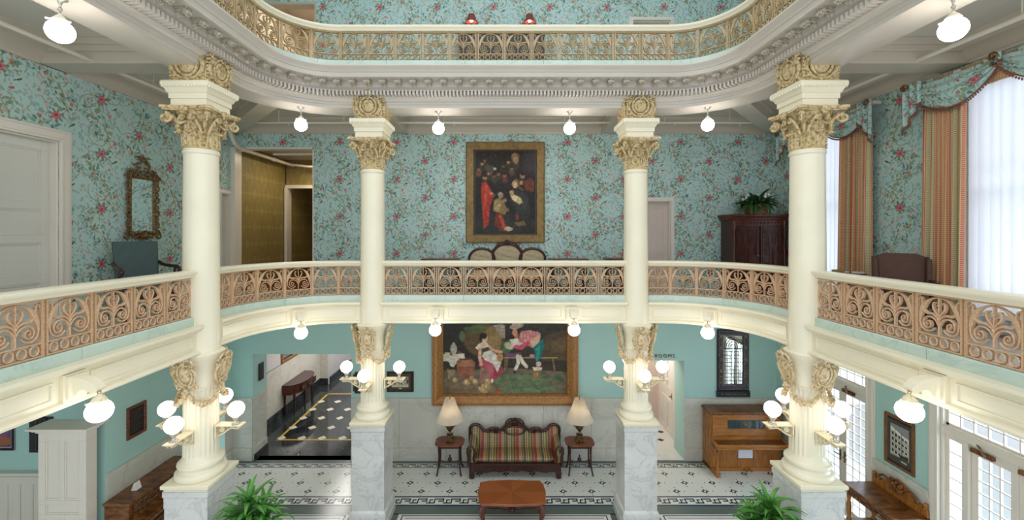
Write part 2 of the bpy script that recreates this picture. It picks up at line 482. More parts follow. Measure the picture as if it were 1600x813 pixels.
# ---------------------------------------------------------------- the oval well: ring geometry
XS, YB, RC, YS = 3.52, 6.68, .85, 1.0          # inner faces of the upper cornice line; corner radius; where the sides start
CX, CY = XS-RC, YB-RC
DR = .46                                        # offset of the column line
LS = CY-YS; LA = (RC+DR)*PI/2; LB = 2*CX; LT = 2*LS+2*LA+LB
def ring(s, d):
    """point, outward normal, tangent at arc length s (measured on the column line)"""
    if s < LS: return Vector((-XS-d, YS+s)), Vector((-1, 0)), Vector((0, 1))
    s -= LS
    if s < LA:
        a = PI - s/(RC+DR); n = Vector((math.cos(a), math.sin(a)))
        return Vector((-CX, CY))+n*(RC+d), n, Vector((n.y, -n.x))
    s -= LA
    if s < LB: return Vector((-CX+s, YB+d)), Vector((0, 1)), Vector((1, 0))
    s -= LB
    if s < LA:
        a = PI/2 - s/(RC+DR); n = Vector((math.cos(a), math.sin(a)))
        return Vector((CX, CY))+n*(RC+d), n, Vector((n.y, -n.x))
    s -= LA
    return Vector((XS+d, CY-s)), Vector((1, 0)), Vector((0, -1))
def true_len(s, d):
    """real length along the line at offset d up to arc length s"""
    k = (RC+d)/(RC+DR); out = 0
    for a, b, f in ((0, LS, 1), (LS, LS+LA, k), (LS+LA, LS+LA+LB, 1), (LS+LA+LB, LS+2*LA+LB, k), (LS+2*LA+LB, LT, 1)):
        out += max(0, min(s, b)-a)*f
    return out
def at_len(L, d):
    lo, hi = 0, LT
    for _ in range(40):
        m = (lo+hi)/2
        if true_len(m, d) < L: lo = m
        else: hi = m
    return (lo+hi)/2
def stations(s0, s1):
    out = [s0]
    for a, b, n in ((0, LS, 1), (LS, LS+LA, 14), (LS+LA, LS+LA+LB, 1), (LS+LA+LB, LS+2*LA+LB, 14), (LS+2*LA+LB, LT, 1)):
        for i in range(n+1):
            s = a+(b-a)*i/n
            if s0+1e-4 < s < s1-1e-4 and abs(s-out[-1]) > 1e-4: out.append(s)
    out.append(s1); return out
def ring_sweep(mb, prof, s0, s1, mi=0):
    st = stations(s0, s1); n = len(prof); vs = []; fs = []
    for s in st:
        for d, z in prof:
            p, _, _ = ring(s, d); vs.append((p.x, p.y, z))
    for i in range(len(st)-1):
        for k in range(n):
            k2 = (k+1) % n
            fs.append((i*n+k, i*n+k2, (i+1)*n+k2, (i+1)*n+k))
    fs.append(tuple(range(n))[::-1]); fs.append(tuple((len(st)-1)*n+k for k in range(n)))
    return mb.add(vs, fs, mi)
def ring_matrix(s, d, z=0):
    p, n, t = ring(s, d)
    return T(p.x, p.y, z) @ RZ(math.atan2(t.y, t.x))
XW, YW = 5.94, 9.01                              # side walls, back wall
S_OL, S_ML = 5.425-YS, LS+LA+(CX-2.27)
S_MR, S_OR = LT-S_ML, LT-S_OL
def gallery_slab(mb, d, z0, z1, xo=XW, yo=YW):
    st = stations(0, LT); 
    for a in (PI-math.atan2(yo-CY, xo-CX),): pass
    extra = LS+(PI-(PI-math.atan2(yo-CY, xo-CX)))*(RC+DR)
    st = sorted(set(st+[extra, LT-extra]))
    inner = []; outer = []
    for s in st:
        p, n, t = ring(s, d); inner.append(p)
        if s <= LS: o = Vector((-xo, p.y))
        elif s >= LT-LS: o = Vector((xo, p.y))
        elif LS+LA <= s <= LS+LA+LB: o = Vector((p.x, yo))
        else:
            c = Vector((-CX if s < LS+LA else CX, CY)); tx = (xo-CX)/abs(n.x) if abs(n.x) > 1e-6 else 1e9; ty = (yo-CY)/n.y if n.y > 1e-6 else 1e9
            o = c+n*min(tx, ty)
        outer.append(o)
    vs = []; fs = []
    for i, (a, b) in enumerate(zip(inner, outer)): vs += [(a.x, a.y, z0), (b.x, b.y, z0), (b.x, b.y, z1), (a.x, a.y, z1)]
    for i in range(len(st)-1):
        for k in range(4): fs.append((i*4+k, i*4+(k+1)%4, (i+1)*4+(k+1)%4, (i+1)*4+k))
    fs.append((3,2,1,0)); n = (len(st)-1)*4; fs.append((n, n+1, n+2, n+3))
    return mb.add(vs, fs)

# ---------------------------------------------------------------- floors
def tile_floor_mat():
    m, nt, b = newmat('small white mosaic', lin('#d8d8cf'), .22)
    x, v, X, Y, Z = coords(nt)
    d, vn = x.voro(v, 46, .12)
    g = x.step(d, .56, .1)
    n = x.noise(v, 1.3, 4)
    c = x.mix(n, lin('#cccdc4'), lin('#dfe0d8'))
    nt.links.new(x.mix(g, lin('#c2c3bb'), c), b.inputs['Base Color']); return m
M['tile_white'] = tile_floor_mat()
M['tile_black'] = paint('black mosaic', '#26292b', .25)
M['tile_navy'] = paint('navy mosaic', '#2d3355', .25)
M['tile_green'] = paint('green grey stone', '#596760', .22)
M['tile_yellow'] = paint('ochre stone strip', '#c9a548', .25)
M['tile_cream'] = paint('cream stone inlay', '#ddd6bf', .25)
fl = MB()
fl.box(-XW, XW, -1, 9.2, -.1, 0)                       # body of the floor
FM = [M['tile_white'], M['tile_black'], M['tile_navy'], M['tile_green']]
def inlay(x0, x1, y0, y1, mi, h=.0012): fl.box(x0, x1, y0, y1, -.01, h, mi)
def strip_y(y0, y1, mi, h=.0012, x0=-XW, x1=XW): inlay(x0, x1, y0, y1, mi, h)
strip_y(8.90, 9.02, 3)
strip_y(8.865, 8.885, 2); strip_y(8.725, 8.745, 2)
strip_y(7.75, 7.785, 2); strip_y(7.50, 7.54, 2); strip_y(7.36, 7.50, 3)
def greek_key(ya, yb, x0, x1, period, mi=1, w=None):
    """running fret drawn with bars between two rules"""
    h = yb-ya; w = w or h*.20
    n = int((x1-x0)/period)
    for i in range(n):
        x = x0+i*period; P = period
        inlay(x, x+P*.55, yb-w, yb, mi, .002)
        inlay(x+P*.55-w*.8, x+P*.55, ya+h*.38, yb, mi, .002)
        inlay(x+P*.22, x+P*.55, ya+h*.38, ya+h*.38+w, mi, .002)
        inlay(x+P*.68, x+P*1.0, yb-w, yb-w+w, mi, .002) if False else None
        inlay(x+P*.5, x+P, ya, ya+w, mi, .002)
        inlay(x+P*.68, x+P*.68+w*.8, ya, yb-h*.38+w, mi, .002)
        inlay(x+P*.68, x+P*.9, yb-h*.38, yb-h*.38+w, mi, .002)
        inlay(x+P-w*.8, x+P, ya, ya+w, mi, .002)
        inlay(x-w*.4, x+w*.4, ya, yb, mi, .002)
greek_key(8.76, 8.85, -XW, XW, .26)
greek_key(7.575, 7.715, -XW, XW, .31)
# field ornaments, staggered rows
def poly_inlay(poly, cx, cy, mi, h=.0018):
    fl.slabpoly([(cx+a, cy+c) for a, c in poly], -.005, h, mi)
for r, yy in enumerate((8.51, 8.20, 7.93)):
    off = (-4.87, -4.595, -4.32)[r]
    k = -3
    while off+.545*k < XW-.2:
        cx = off+.545*k; k += 1
        if abs(cx) > XW-.15: continue
        poly_inlay([(-.05,-.04),(-.012,-.04),(0,-.075),(.022,-.04),(.036,-.034),(.028,0),(.05,.04),(.012,.04),(0,.075),(-.022,.04),(-.036,.034),(-.028,0)], cx, yy, 1)
        poly_inlay([(-.078,.006),(-.055,-.016),(.05,-.016),(.078,-.006),(.055,.016),(-.05,.016)], cx, yy, 1, .0019)
        poly_inlay([(-.024,-.026),(.016,-.026),(.024,.026),(-.016,.026)], cx, yy, 0, .0026)
        for sx, sy in ((-.15, 0), (.15, 0), (0, -.115), (0, .115)): poly_inlay([(-.012,0),(0,-.012),(.012,0),(0,.012)], cx+sx, cy if False else yy+sy, 1)
# lower panels framed in green grey stone and a navy rule
for (x0, x1) in ((-5.5, -2.72), (-1.9, 1.9), (2.72, 5.5)):
    pass
inlay(-XW, XW, 7.28, 7.36, 3)
for (x0, x1) in ((-2.72, -1.86), (1.86, 2.72)): inlay(x0, x1, 0, 7.3, 3)
for (x0, x1) in ((-5.9, -2.78), (-1.80, 1.80), (2.78, 5.9)):
    inlay(x0, x1, 7.235, 7.255, 2); inlay(x0, x0+.02, 1, 7.25, 2); inlay(x1-.02, x1, 1, 7.25, 2)
    inlay(x0+.07, x1-.07, 7.18, 7.19, 1)
struct('floor', fl, FM, flat=True)
b = MB(); b.box(-6.3, -3.2, 9.01, 20, -.1, 0)
b.box(-5.47, -5.41, 9.9, 12.75, -.01, .002, 1); b.box(-3.62, -3.56, 9.9, 12.75, -.01, .002, 1)
b.box(-5.47, -3.56, 9.88, 9.94, -.01, .002, 1); b.box(-5.47, -3.56, 12.7, 12.76, -.01, .002, 1)
for j in range(5):
    for i in range(4):
        cx, cy = -5.42+.49*i+(.03), 9.99+.54*j
        if cx > -3.6: continue
        b.slabpoly([(cx-.11, cy), (cx, cy-.11), (cx+.11, cy), (cx, cy+.11)], -.01, .003, 2)
struct('floor_hallway', b, [M['black_marble'], M['tile_yellow'], M['tile_cream']], flat=True)
b = MB(); b.box(2.4, 4.3, 9.01, 12, -.1, .001)
b.box(2.6, 4.08, 9.01, 9.25, -.01, .008, 1)
for (cx, cy) in ((3.75, 9.9), (3.3, 9.9), (3.5, 10.3), (3.9, 10.3), (3.75, 10.7)):
    b.slabpoly([(cx-.09, cy), (cx, cy-.07), (cx+.09, cy), (cx, cy+.07)], -.005, .003, 2)
struct('floor_passage', b, [M['tile_white'], M['marble'], M['tile_black']], flat=True)
M['gal_floor'] = marble('gallery floor tile', '#b8b9ae', '#8c938c', 1.4, .3)
b = MB(); gallery_slab(b, .62, 3.52, 3.72); struct('floor_gallery', b, M['gal_floor'], flat=True)
b = MB(); b.box(-XW, -4.1, YW, 13.2, 3.5, 3.72); struct('floor_upper_hallway', b, M['mahog'], flat=True)
b = MB(); gallery_slab(b, .69, 3.44, 3.519); struct('ceiling_lobby', b, M['cream_soft'], flat=True)
b = MB(); gallery_slab(b, .60, 7.42, 7.60); struct('ceiling', b, M['ceiling'], flat=True)

# ---------------------------------------------------------------- walls
def wall(name, axis, fixed, t, u0, u1, z0, z1, holes, mats, parent=None):
    """wall with rectangular holes; axis X: runs along x at y=fixed..fixed+t ; axis Y: runs along y at x=fixed..fixed+t"""
    us = sorted({u0, u1, *[h[0] for h in holes], *[h[1] for h in holes]}); zs = sorted({z0, z1, *[h[2] for h in holes], *[h[3] for h in holes]})
    b = MB()
    inside = lambda u, z: any(h[0] < u < h[1] and h[2] < z < h[3] for h in holes)
    for i in range(len(us)-1):
        j = 0
        while j < len(zs)-1:
            um = (us[i]+us[i+1])/2
            if inside(um, (zs[j]+zs[j+1])/2): j += 1; continue
            k = j
            while k+1 < len(zs)-1 and not inside(um, (zs[k+1]+zs[k+2])/2): k += 1
            a0, a1, c0, c1 = us[i], us[i+1], zs[j], zs[k+1]
            if axis == 'X': b.box(a0, a1, min(fixed, fixed+t), max(fixed, fixed+t), c0, c1)
            else: b.box(min(fixed, fixed+t), max(fixed, fixed+t), a0, a1, c0, c1)
            j = k+1
    return struct(name, b, mats, flat=True)
WPB = wallpaper('bird and peony wallpaper back', 'X', -.44, .345)
WPL = wallpaper('bird and peony wallpaper left', 'Y', .42, .755)
WPR = wallpaper('bird and peony wallpaper right', 'Y', .31, .725)
WP3 = wallpaper('bird and peony wallpaper top floor', 'X', -.69, 1.035)
HALL = (-5.49, -3.34, 0, 2.32); PASS = (2.95, 3.92, 0, 2.18)
wall('wall_back', 'X', YW, .5, -6.1, 6.1, 0, 3.6, [HALL, PASS], M['teal'])
wall('wall_back_upper', 'X', YW, .2, -6.1, 6.1, 3.6, 7.45, [(-5.90, -4.16, 3.6, 6.84), (3.02, 3.62, 3.72, 5.66)], WPB)
wall('wall_back_top', 'X', YW, .2, -6.1, 6.1, 7.45, 11.2, [(-5.90, -4.12, 7.45, 10.0), (2.80, 3.62, 7.6, 9.60)], WP3)
wall('wall_left', 'Y', -XW, -.2, 6.14, 9.2, 0, 3.6, [(8.2, 8.75, 0, 2.6)], M['teal'])
wall('wall_left_upper', 'Y', -XW, -.2, 1, 9.2, 3.6, 7.45, [(4.62, 5.50, 3.72, 6.19), (8.62, 8.92, 3.72, 5.80)], WPL)
wall('wall_left_top', 'Y', -XW, -.2, 1, 9.2, 7.45, 11.2, [], WPL)
W1 = (7.08, 8.25, 3.98, 6.95); W2 = (3.95, 5.30, 3.98, 6.95)
D1 = (6.74, 7.86, 0, 2.72); D2 = (3.98, 5.62, 0, 2.72)
wall('wall_right', 'Y', XW, .25, 1, 9.2, 0, 3.6, [D1, D2], M['teal'])
wall('wall_right_upper', 'Y', XW, .25, 1, 9.2, 3.6, 7.45, [W1, W2], WPR)
wall('wall_right_top', 'Y', XW, .2, 1, 9.2, 7.45, 11.2, [], WPR)
# room to the left of the lobby
b = MB(); b.box(-11, -6.14, 6.9, 7.05, 0, 3.5); b.box(-11.1, -10.95, 1, 7, 0, 3.5); M['teal_room'] = M['teal']
struct('wall_side_room', b, M['teal'], flat=True)
b = MB(); b.box(-11, -5.94, -1, 7.05, -.1, .0); struct('floor_side_room', b, M['tile_white'], flat=True)
b = MB(); b.box(-11, -5.95, 1, 7.05, 3.45, 3.6); struct('ceiling_side_room', b, M['ceiling'], flat=True)
# white panelled dado in that room
b = MB(); b.box(-10.9, -6.14, 6.85, 6.9, 0, .95); b.box(-10.9, -6.14, 6.80, 6.9, .95, 1.0); b.box(-10.9, -6.14, 6.825, 6.9, .88, .93); b.box(-10.9, -6.14, 6.81, 6.9, 0, .2)
x = -10.8
while x < -6.2:
    b.box(x, x+.05, 6.835, 6.9, .2, .85); x += .21
b.box(-10.9, -6.14, 6.83, 6.9, .80, .88); struct('trim_1', b, M['trimw'], bevel=.004)

# marble dado of the lobby with cap and plinth
def dado(name, segs, mat=M['wains']):
    b = MB()
    for axis, f, t, u0, u1 in segs:
        for (za, zb, e) in ((0, .28, .035), (.28, 1.26, .02), (1.262, 1.37, .032)):
            n = max(1, round((u1-u0)/1.05)); w = (u1-u0)/n
            for i in range(n):
                a, c = u0+i*w+.0015, u0+(i+1)*w-.0015
                if axis == 'X': b.box(a, c, f-e if t < 0 else f, f if t < 0 else f+e, za, zb-.002)
                else: b.box(min(f, f+e*t), max(f, f+e*t), a, c, za, zb-.002)
    return struct(name, b, mat, bevel=.002)
dado('trim_2', [('X', YW, -1, -XW, -5.49), ('X', YW, -1, -3.34, 2.95), ('X', YW, -1, 3.92, XW),
                ('Y', -5.49, 1, YW, 9.51) ])
dado('trim_3', [('Y', -XW, 1, 6.15, 8.2), ('Y', -XW, 1, 8.75, YW)])
dado('trim_4', [('Y', XW, -1, 7.98, YW), ('Y', XW, -1, 5.76, 6.64)])
# hallway beyond the lobby's left opening
b = MB(); b.box(-6.2, -5.5, 9.515, 9.56, 0, 2.94)
b.box(-6.15, -6.05, 9.5, 13.6, 0, 3); b.box(-6.05, -5.76, 13.5, 13.6, 0, 3); b.box(-5.86, -5.76, 13.6, 17, 0, 3); b.box(-5.86, -3.2, 17, 17.1, 0, 3)
b.box(-3.34, -3.24, 9.5, 17, 0, 3)
M['hallwall'] = paint('pale hallway paint', '#c9c6c4', .5); struct('wall_hallway', b, M['hallwall'], flat=True)
b = MB(); b.box(-6.15, -3.2, 9.51, 17, 2.95, 3.05); struct('ceiling_hallway', b, M['ceiling'], flat=True)
b = MB(); b.box(-6.05, -6.02, 9.56, 13.5, .22, 1.4); b.box(-6.05, -6.01, 9.56, 13.5, 1.36, 1.4); b.box(-6.05, -5.76, 13.47, 13.5, .2, 1.4)
struct('trim_5', b, M['wains'], bevel=.003)
b = MB(); b.box(-6.05, -6.0, 9.56, 13.5, 0, .22); b.box(-6.05, -5.76, 13.45, 13.5, 0, .22); b.box(-5.76, -5.72, 13.6, 17, 0, .22); b.box(-5.76, -3.3, 16.95, 17, 0, .22)
b.box(-5.45, -5.43, YW-.02, 9.51, 0, .14)
struct('baseboard_hallway', b, M['black_marble'])
# passage behind the right opening
b = MB(); b.box(4.08, 4.2, 9.5, 11.2, 0, 2.6); b.box(2.5, 2.6, 9.5, 11.2, 0, 2.6); b.box(2.5, 4.2, 11.1, 11.2, 0, 2.6); b.box(2.5, 4.2, 9.5, 11.2, 2.6, 2.7)
M['pinkwall'] = paint('warm pale passage paint', '#d2c3b8', .5); struct('wall_passage', b, M['pinkwall'], flat=True)
# upper hallway in gold damask
def damask():
    m, nt, b = newmat('gold damask paper', lin('#8f7f4c'), .5)
    x, v, X, Y, Z = coords(nt)
    U = X+Y
    q = ((U*11.0).f('SINE')*(Z*8.0).f('SINE')+(U*22.0+1).f('SINE')*(Z*16.0).f('SINE')*.5).f('ABSOLUTE')
    n = x.noise(v, 3, 3)
    c = x.mix(n, lin('#7d6d40'), lin('#948350'))
    nt.links.new(x.mix(x.step(q, .16, .08)*.45, c, lin('#a8975f')), b.inputs['Base Color']); return m
M['damask'] = damask()
b = MB(); b.box(-6.04, -5.94, YW+.2, 11.3, 3.6, 7.0); b.box(-5.94, -5.92, 11.2, 11.3, 3.6, 7.0); b.box(-5.94, -4.0, 11.2, 11.3, 6.2, 7.0)
b.box(-4.10, -4.0, YW+.2, 11.3, 3.6, 7.0); b.box(-6.0, -5.88, 11.3, 13.1, 3.6, 7); b.box(-6, -3.9, 13.0, 13.1, 3.6, 7); b.box(-4.05, -3.9, 11.3, 13.1, 3.6, 7)
struct('wall_upper_hallway', b, M['damask'], flat=True)
b = MB(); b.box(-6.1, -3.9, YW+.2, 13.1, 6.95, 7.05); struct('ceiling_upper_hallway', b, M['ceiling'], flat=True)
b = MB(); b.box(-5.92, -5.85, 11.1, 11.35, 3.7, 6.2); b.box(-5.92, -4.1, 11.13, 11.2, 6.17, 6.26); b.box(-5.94, -5.84, 8.95, 9.01, 3.72, 6.84)
struct('trim_6', b, M['trimw'], bevel=.004)
M['beige'] = paint('beige top floor hallway paint', '#c2b29a', .5)
b = MB(); b.box(-6.0, -5.9, YW+.2, 12, 7.5, 11); b.box(-6, -4.0, 12, 12.1, 7.5, 11); b.box(-4.12, -4.0, YW+.2, 12, 7.5, 11)
struct('wall_top_hallway', b, M['beige'], flat=True)
b = MB(); b.box(-XW, -4, YW, 12, 7.5, 7.6); struct('floor_top_hallway', b, M['beige'], flat=True)

# crown mouldings under the gallery ceiling
def run_profile(mb, prof, axis, f, sgn, u0, u1):
    """prof: (out from wall, z)"""
    n = len(prof); vs = []
    for u in (u0, u1):
        for o, z in prof:
            vs.append((u, f+sgn*o, z) if axis == 'X' else (f+sgn*o, u, z))
    fs = [(k, (k+1)%n, n+(k+1)%n, n+k) for k in range(n)]+[tuple(range(n))[::-1], tuple(range(n, 2*n))]
    return mb.add(vs, fs)
CROWN = [(0, 7.13), (.03, 7.13), (.035, 7.16), (.06, 7.18), (.07, 7.22), (.13, 7.27), (.19, 7.29), (.20, 7.33), (.25, 7.37), (.27, 7.42), (0, 7.42)]
b = MB(); run_profile(b, CROWN, 'X', YW, -1, -XW, XW); struct('trim_7', b, M['soffit'])
b = MB(); run_profile(b, CROWN, 'Y', -XW, 1, 1, YW); struct('trim_8', b, M['soffit'])
b = MB(); run_profile(b, CROWN, 'Y', XW, -1, 1, YW); struct('trim_9', b, M['soffit'])
# cased beams from each column to the walls, panel moulds between
def beam(mb, x0, y0, x1, y1, w=.34, zb=7.13):
    d = Vector((x1-x0, y1-y0)); L = d.length; a = math.atan2(d.y, d.x)
    Mx = T(x0, y0, 0) @ RZ(a)
    mb.box(0, L, -w/2, w/2, zb, 7.42, 0, Mx); mb.box(0, L, -w/2-.05, w/2+.05, 7.27, 7.42, 0, Mx); mb.box(0, L, -w/2-.1, w/2+.1, 7.34, 7.42, 0, Mx)
b = MB()
beam(b, -2.27, 7.5, -2.27, YW); beam(b, 2.27, 7.5, 2.27, YW)
beam(b, -4.3, 5.425, -XW, 5.425); beam(b, 4.3, 5.425, XW, 5.425)
beam(b, -4.3, 2.9, -XW, 2.9); beam(b, 4.3, 2.9, XW, 2.9)
beam(b, -3.9, 6.9, -XW, YW, .3); beam(b, 3.9, 6.9, XW, YW, .3)
struct('trim_10', b, M['soffit'], bevel=.006)

# ---------------------------------------------------------------- ring entablature carrying the top gallery
b = MB()
PROF3 = [(.74, 7.07), (.36, 7.07), (.34, 7.08), (.30, 7.08), (.30, 7.13), (.285, 7.135), (.285, 7.175), (.26, 7.18), (.25, 7.21), (.22, 7.235), (.22, 7.32), (.17, 7.325), (.165, 7.345), (.13, 7.37), (.12, 7.375),
         (.12, 7.465), (-.08, 7.465), (-.09, 7.48), (-.10, 7.53), (-.115, 7.535), (-.13, 7.565), (-.165, 7.59), (-.18, 7.61), (-.18, 7.63), (.3, 7.63), (.74, 7.61)]
ring_sweep(b, PROF3, 0, LT)
ent = struct('ring_entablature', b, M['stone_paint'], angle=30)
b = MB()
TL = true_len(LT, .12)
for k in range(int(TL/.060)):
    s = at_len((k+.5)*.060, .12); dw = .016; b.box(-dw, dw, .105-.30, .225-.30, 7.245, 7.315, 0, ring_matrix(s, .30))
o = make('dentil_band', b, M['stone_paint'], ent, flat=True); o['kind'] = 'stuff'
def modillion_mb():
    b = MB()
    b.box(-.05, .05, -.15, .0, .075, .09)
    side = smooth([(-.145, .072), (-.15, .05), (-.13, .028), (-.10, .03), (-.07, .045), (-.03, .02), (0, .0), (0, .075)], 4)
    vs = [(-.04, y, z) for y, z in side]+[(.04, y, z) for y, z in side]; n = len(side)
    b.add(vs, [tuple(range(n))[::-1], tuple(range(n, 2*n))]+[(i, (i+1)%n, n+(i+1)%n, n+i) for i in range(n)])
    for sx in (-.045, .045): b.tube([(sx-.008, -.125, .05), (sx+.008, -.125, .05)], .022, 10)
    for i, (y, z) in enumerate(((-.14, .035), (-.115, .022), (-.085, .03), (-.05, .022))):
        for sx in (-.024, 0, .024): b.ball((sx, y, z), (.013, .016, .013), 6, 5)
    return b
mod0 = make('modillion', modillion_mb(), M['modillion'], ent)
n_mod = int(TL/.246)
for i in range(n_mod):
    p, n, t = ring(at_len((i+.5)*TL/n_mod, .12), .12)
    o = mod0 if i == 0 else mod0.copy()
    if i: COL.objects.link(o); o.parent = ent
    o.location = (p.x, p.y, 7.372); o.rotation_euler = (0, 0, math.atan2(t.y, t.x))

# lobby gallery fascia, one per bay
PROF2 = [(.70, 3.43), (.34, 3.43), (.335, 3.45), (.345, 3.47), (.38, 3.48), (.38, 3.70), (.365, 3.715), (.34, 3.725), (.31, 3.75), (.30, 3.76), (.30, 3.79), (.70, 3.79)]
BAYS = [(0.02, S_OL-.17), (S_OL+.17, S_ML-.17), (S_ML+.17, S_MR-.17), (S_MR+.17, S_OR-.17), (S_OR+.17, LT-.02)]
def outline(b, s0, s1, z0, z1, d, w=.018, e=.014):
    for (a, c, za, zb) in ((s0, s1, z1-w, z1), (s0, s1, z0, z0+w), (s0, s0+w, z0+w, z1-w), (s1-w, s1, z0+w, z1-w)):
        ring_sweep(b, [(d+.01, za), (d-e, za), (d-e, zb), (d+.01, zb)], a, c)
b = MB(); fas = []
gl_s = {0: [2.72], 1: [S_OL+1.62], 2: [LT/2-1.14, LT/2+1.15], 3: [LT-S_OL-1.62], 4: [LT-2.72]}
for i, (s0, s1) in enumerate(BAYS):
    b = MB(); ring_sweep(b, PROF2, s0, s1)
    cuts = [s0]+[q for q in gl_s[i]]+[s1]
    for j in range(len(cuts)-1):
        a = cuts[j]+(.10 if j == 0 else .16); c = cuts[j+1]-(.10 if j == len(cuts)-2 else .16)
        outline(b, a, c, 3.51, 3.675, .38)
    struct('fascia', b, M['cream'], angle=30)
b = MB()
for s in (S_OL, S_ML, S_MR, S_OR): ring_sweep(b, [(.42, 3.44), (.70, 3.44), (.70, 4.0-.1), (.42, 3.9)], s-.18, s+.18)
struct('trim_11', b, M['cream'])

# ---------------------------------------------------------------- cast iron railings
def panel_mb():
    """one cast panel, 1 wide, 1 high"""
    b = MB(); t = .034
    for (x0, x1, z0, z1) in ((-.5, .5, .968, 1), (-.5, .5, 0, .028), (-.5, -.468, .028, .968), (.468, .5, .028, .968), (-.468, .468, .228, .252)):
        b.box(x0, x1, -.02, .02, z0, z1)
    for cx in (-.348, -.116, .116, .348):
        b.ribbon(spiral(cx, .127,   .085, .085, 0, 2*PI, 16), .015, t)
    b.ribbon([(0, .25), (0, .50), (0, .96)], [.018, .013, .012], t); b.ball((0, 0, .80), (.03, .03, .03), 8, 6); b.ball((0, 0, .55), (.035, .03, .05), 8, 6)
    for m in (lambda p: p, mirror):
        # great arch from the top centre, widening into a leaf, then curling under the volute
        pts = smooth([(0, .945), (.12, .93), (.25, .865), (.35, .76), (.415, .62), (.43, .48), (.39, .36), (.29, .295), (.18, .31), (.11, .37)], 4)
        n = len(pts); b.ribbon(m(pts), [.014+.036*max(0, math.sin(PI*min(1, max(0, (i/n-.15)/.42))))**1.5 for i in range(n)], t)
        pts = smooth([(0, .50), (.05, .585), (.15, .635), (.27, .635), (.38, .70)], 4); n = len(pts); b.ribbon(m(pts), [.015+.010*i/n for i in range(n)], t)
        # volute
        pts = smooth([(.01, .44), (.06, .515), (.13, .56), (.22, .575), (.31, .54), (.345, .455), (.31, .375), (.235, .36), (.18, .41), (.19, .475), (.245, .495), (.28, .455), (.255, .425)], 4)
        n = len(pts); b.ribbon(m(pts), [.017-.007*i/n for i in range(n)], t)
        b.ball((m([(.25, .43)])[0][0], 0, .43), (.026, .026, .026), 6, 5)
        # small leaf curl inside the heart
        pts = smooth([(0, .56), (.04, .64), (.10, .70), (.135, .77), (.12, .84), (.08, .845)], 4); n = len(pts); b.ribbon(m(pts), [.013+.006*math.sin(PI*i/n) for i in range(n)], t)
        # corner hook
        pts = smooth([(.39, .70), (.37, .80), (.385, .88), (.425, .915), (.455, .885), (.435, .855)], 4); b.ribbon(m(pts), .014, t)
    return b
PAN_MESH = {}
def panel_obj(mat, parent):
    if mat.name not in PAN_MESH:
        o = make('railing_panel', panel_mb(), mat, parent); PAN_MESH[mat.name] = o.data; return o
    o = bpy.data.objects.new('railing_panel', PAN_MESH[mat.name]); COL.objects.link(o); o.parent = parent; return o
def balustrade(label, s0, s1, npan, d, zc0, zc1, zr, mat_iron, mat_curb, curbd, group, pz):
    t = thing('balustrade', label, 'railing', (0, 0, 0), 0, group)
    b = MB(); ring_sweep(b, [(d-.05, zr-.085), (d-.065, zr-.055), (d-.08, zr-.045), (d-.088, zr-.03), (d-.088, zr-.008), (d-.07, zr), (d+.07, zr), (d+.088, zr-.008), (d+.088, zr-.03), (d+.065, zr-.055), (d+.05, zr-.085)], s0, s1)
    make('handrail', b, M['cream'], t, angle=30)
    b = MB(); L = s1-s0; nb = max(1, round(L/1.3))
    for i in range(nb): ring_sweep(b, [(curbd, zc0), (curbd-.0, zc1-.01), (curbd+.012, zc1), (d+.10, zc1), (d+.10, zc0)], s0+L*i/nb+.002, s0+L*(i+1)/nb-.002)
    make('curb', b, mat_curb, t)
    t0 = true_len(s0, d); TLn = true_len(s1, d)-t0
    for i in range(npan):
        sm = at_len(t0+(i+.5)*TLn/npan, d); w = min(TLn/npan*.93, .41)
        o = panel_obj(mat_iron, t); p, n, tt = ring(sm, d)
        o.location = (p.x, p.y, pz); o.rotation_euler = (0, 0, math.atan2(tt.y, tt.x)); o.scale = (w, .9, zr-.085-pz-.005)
    b = MB(); ring_sweep(b, [(d-.012, zr-.10), (d-.012, zr-.083), (d+.012, zr-.083), (d+.012, zr-.10)], s0, s1)
    for i in range(npan+1):
        sm = min(max(at_len(t0+i*TLn/npan, d), s0+.012), s1-.012); b.box(-.008, .008, -.008, .008, zc1, zr-.085, 0, ring_matrix(sm, d))
    make('post', b, mat_iron, t)
    return t
BL = ['left side gallery railing running from the frame edge to the left front column',
      'curved gallery railing between the two left columns',
      'straight middle gallery railing between the two rear columns, above the big tavern painting',
      'curved gallery railing between the two right columns',
      'right side gallery railing running from the right front column to the frame edge']
for i, (s0, s1) in enumerate(BAYS):
    npan = (round((s1-s0)/.437), 6, 9, 6, round((s1-s0)/.437))[i]
    balustrade(BL[i], s0, s1, npan, DR, 3.78, 3.90, 4.49, M['iron2'], M['marble_green'], .41, 'first gallery railings', 3.905)
balustrade('top gallery railing of gilt ironwork with pale handrail, sweeping round the well', .02, LT-.02, round(true_len(LT, .07)/.445), .07, 7.625, 7.77, 8.34, M['iron3'], M['marble_green'], .0, None, 7.775)

b = MB(); b.box(-6, -3.9, YW+.2, 12.1, 11, 11.1); struct('ceiling_top_hallway', b, M['ceiling'], flat=True)
b = MB(); gallery_slab(b, .5, 11.2, 11.35); struct('ceiling_top', b, M['ceiling'], flat=True)

b = MB(); b.box(-5.92, -5.89, YW-.005, YW+.21, 7.6, 10.0); b.box(-4.145, -4.11, YW-.005, YW+.21, 7.6, 10.0); b.box(-5.89, -4.145, YW-.005, YW+.21, 9.96, 10.01); struct('trim_14', b, M['soffit'])

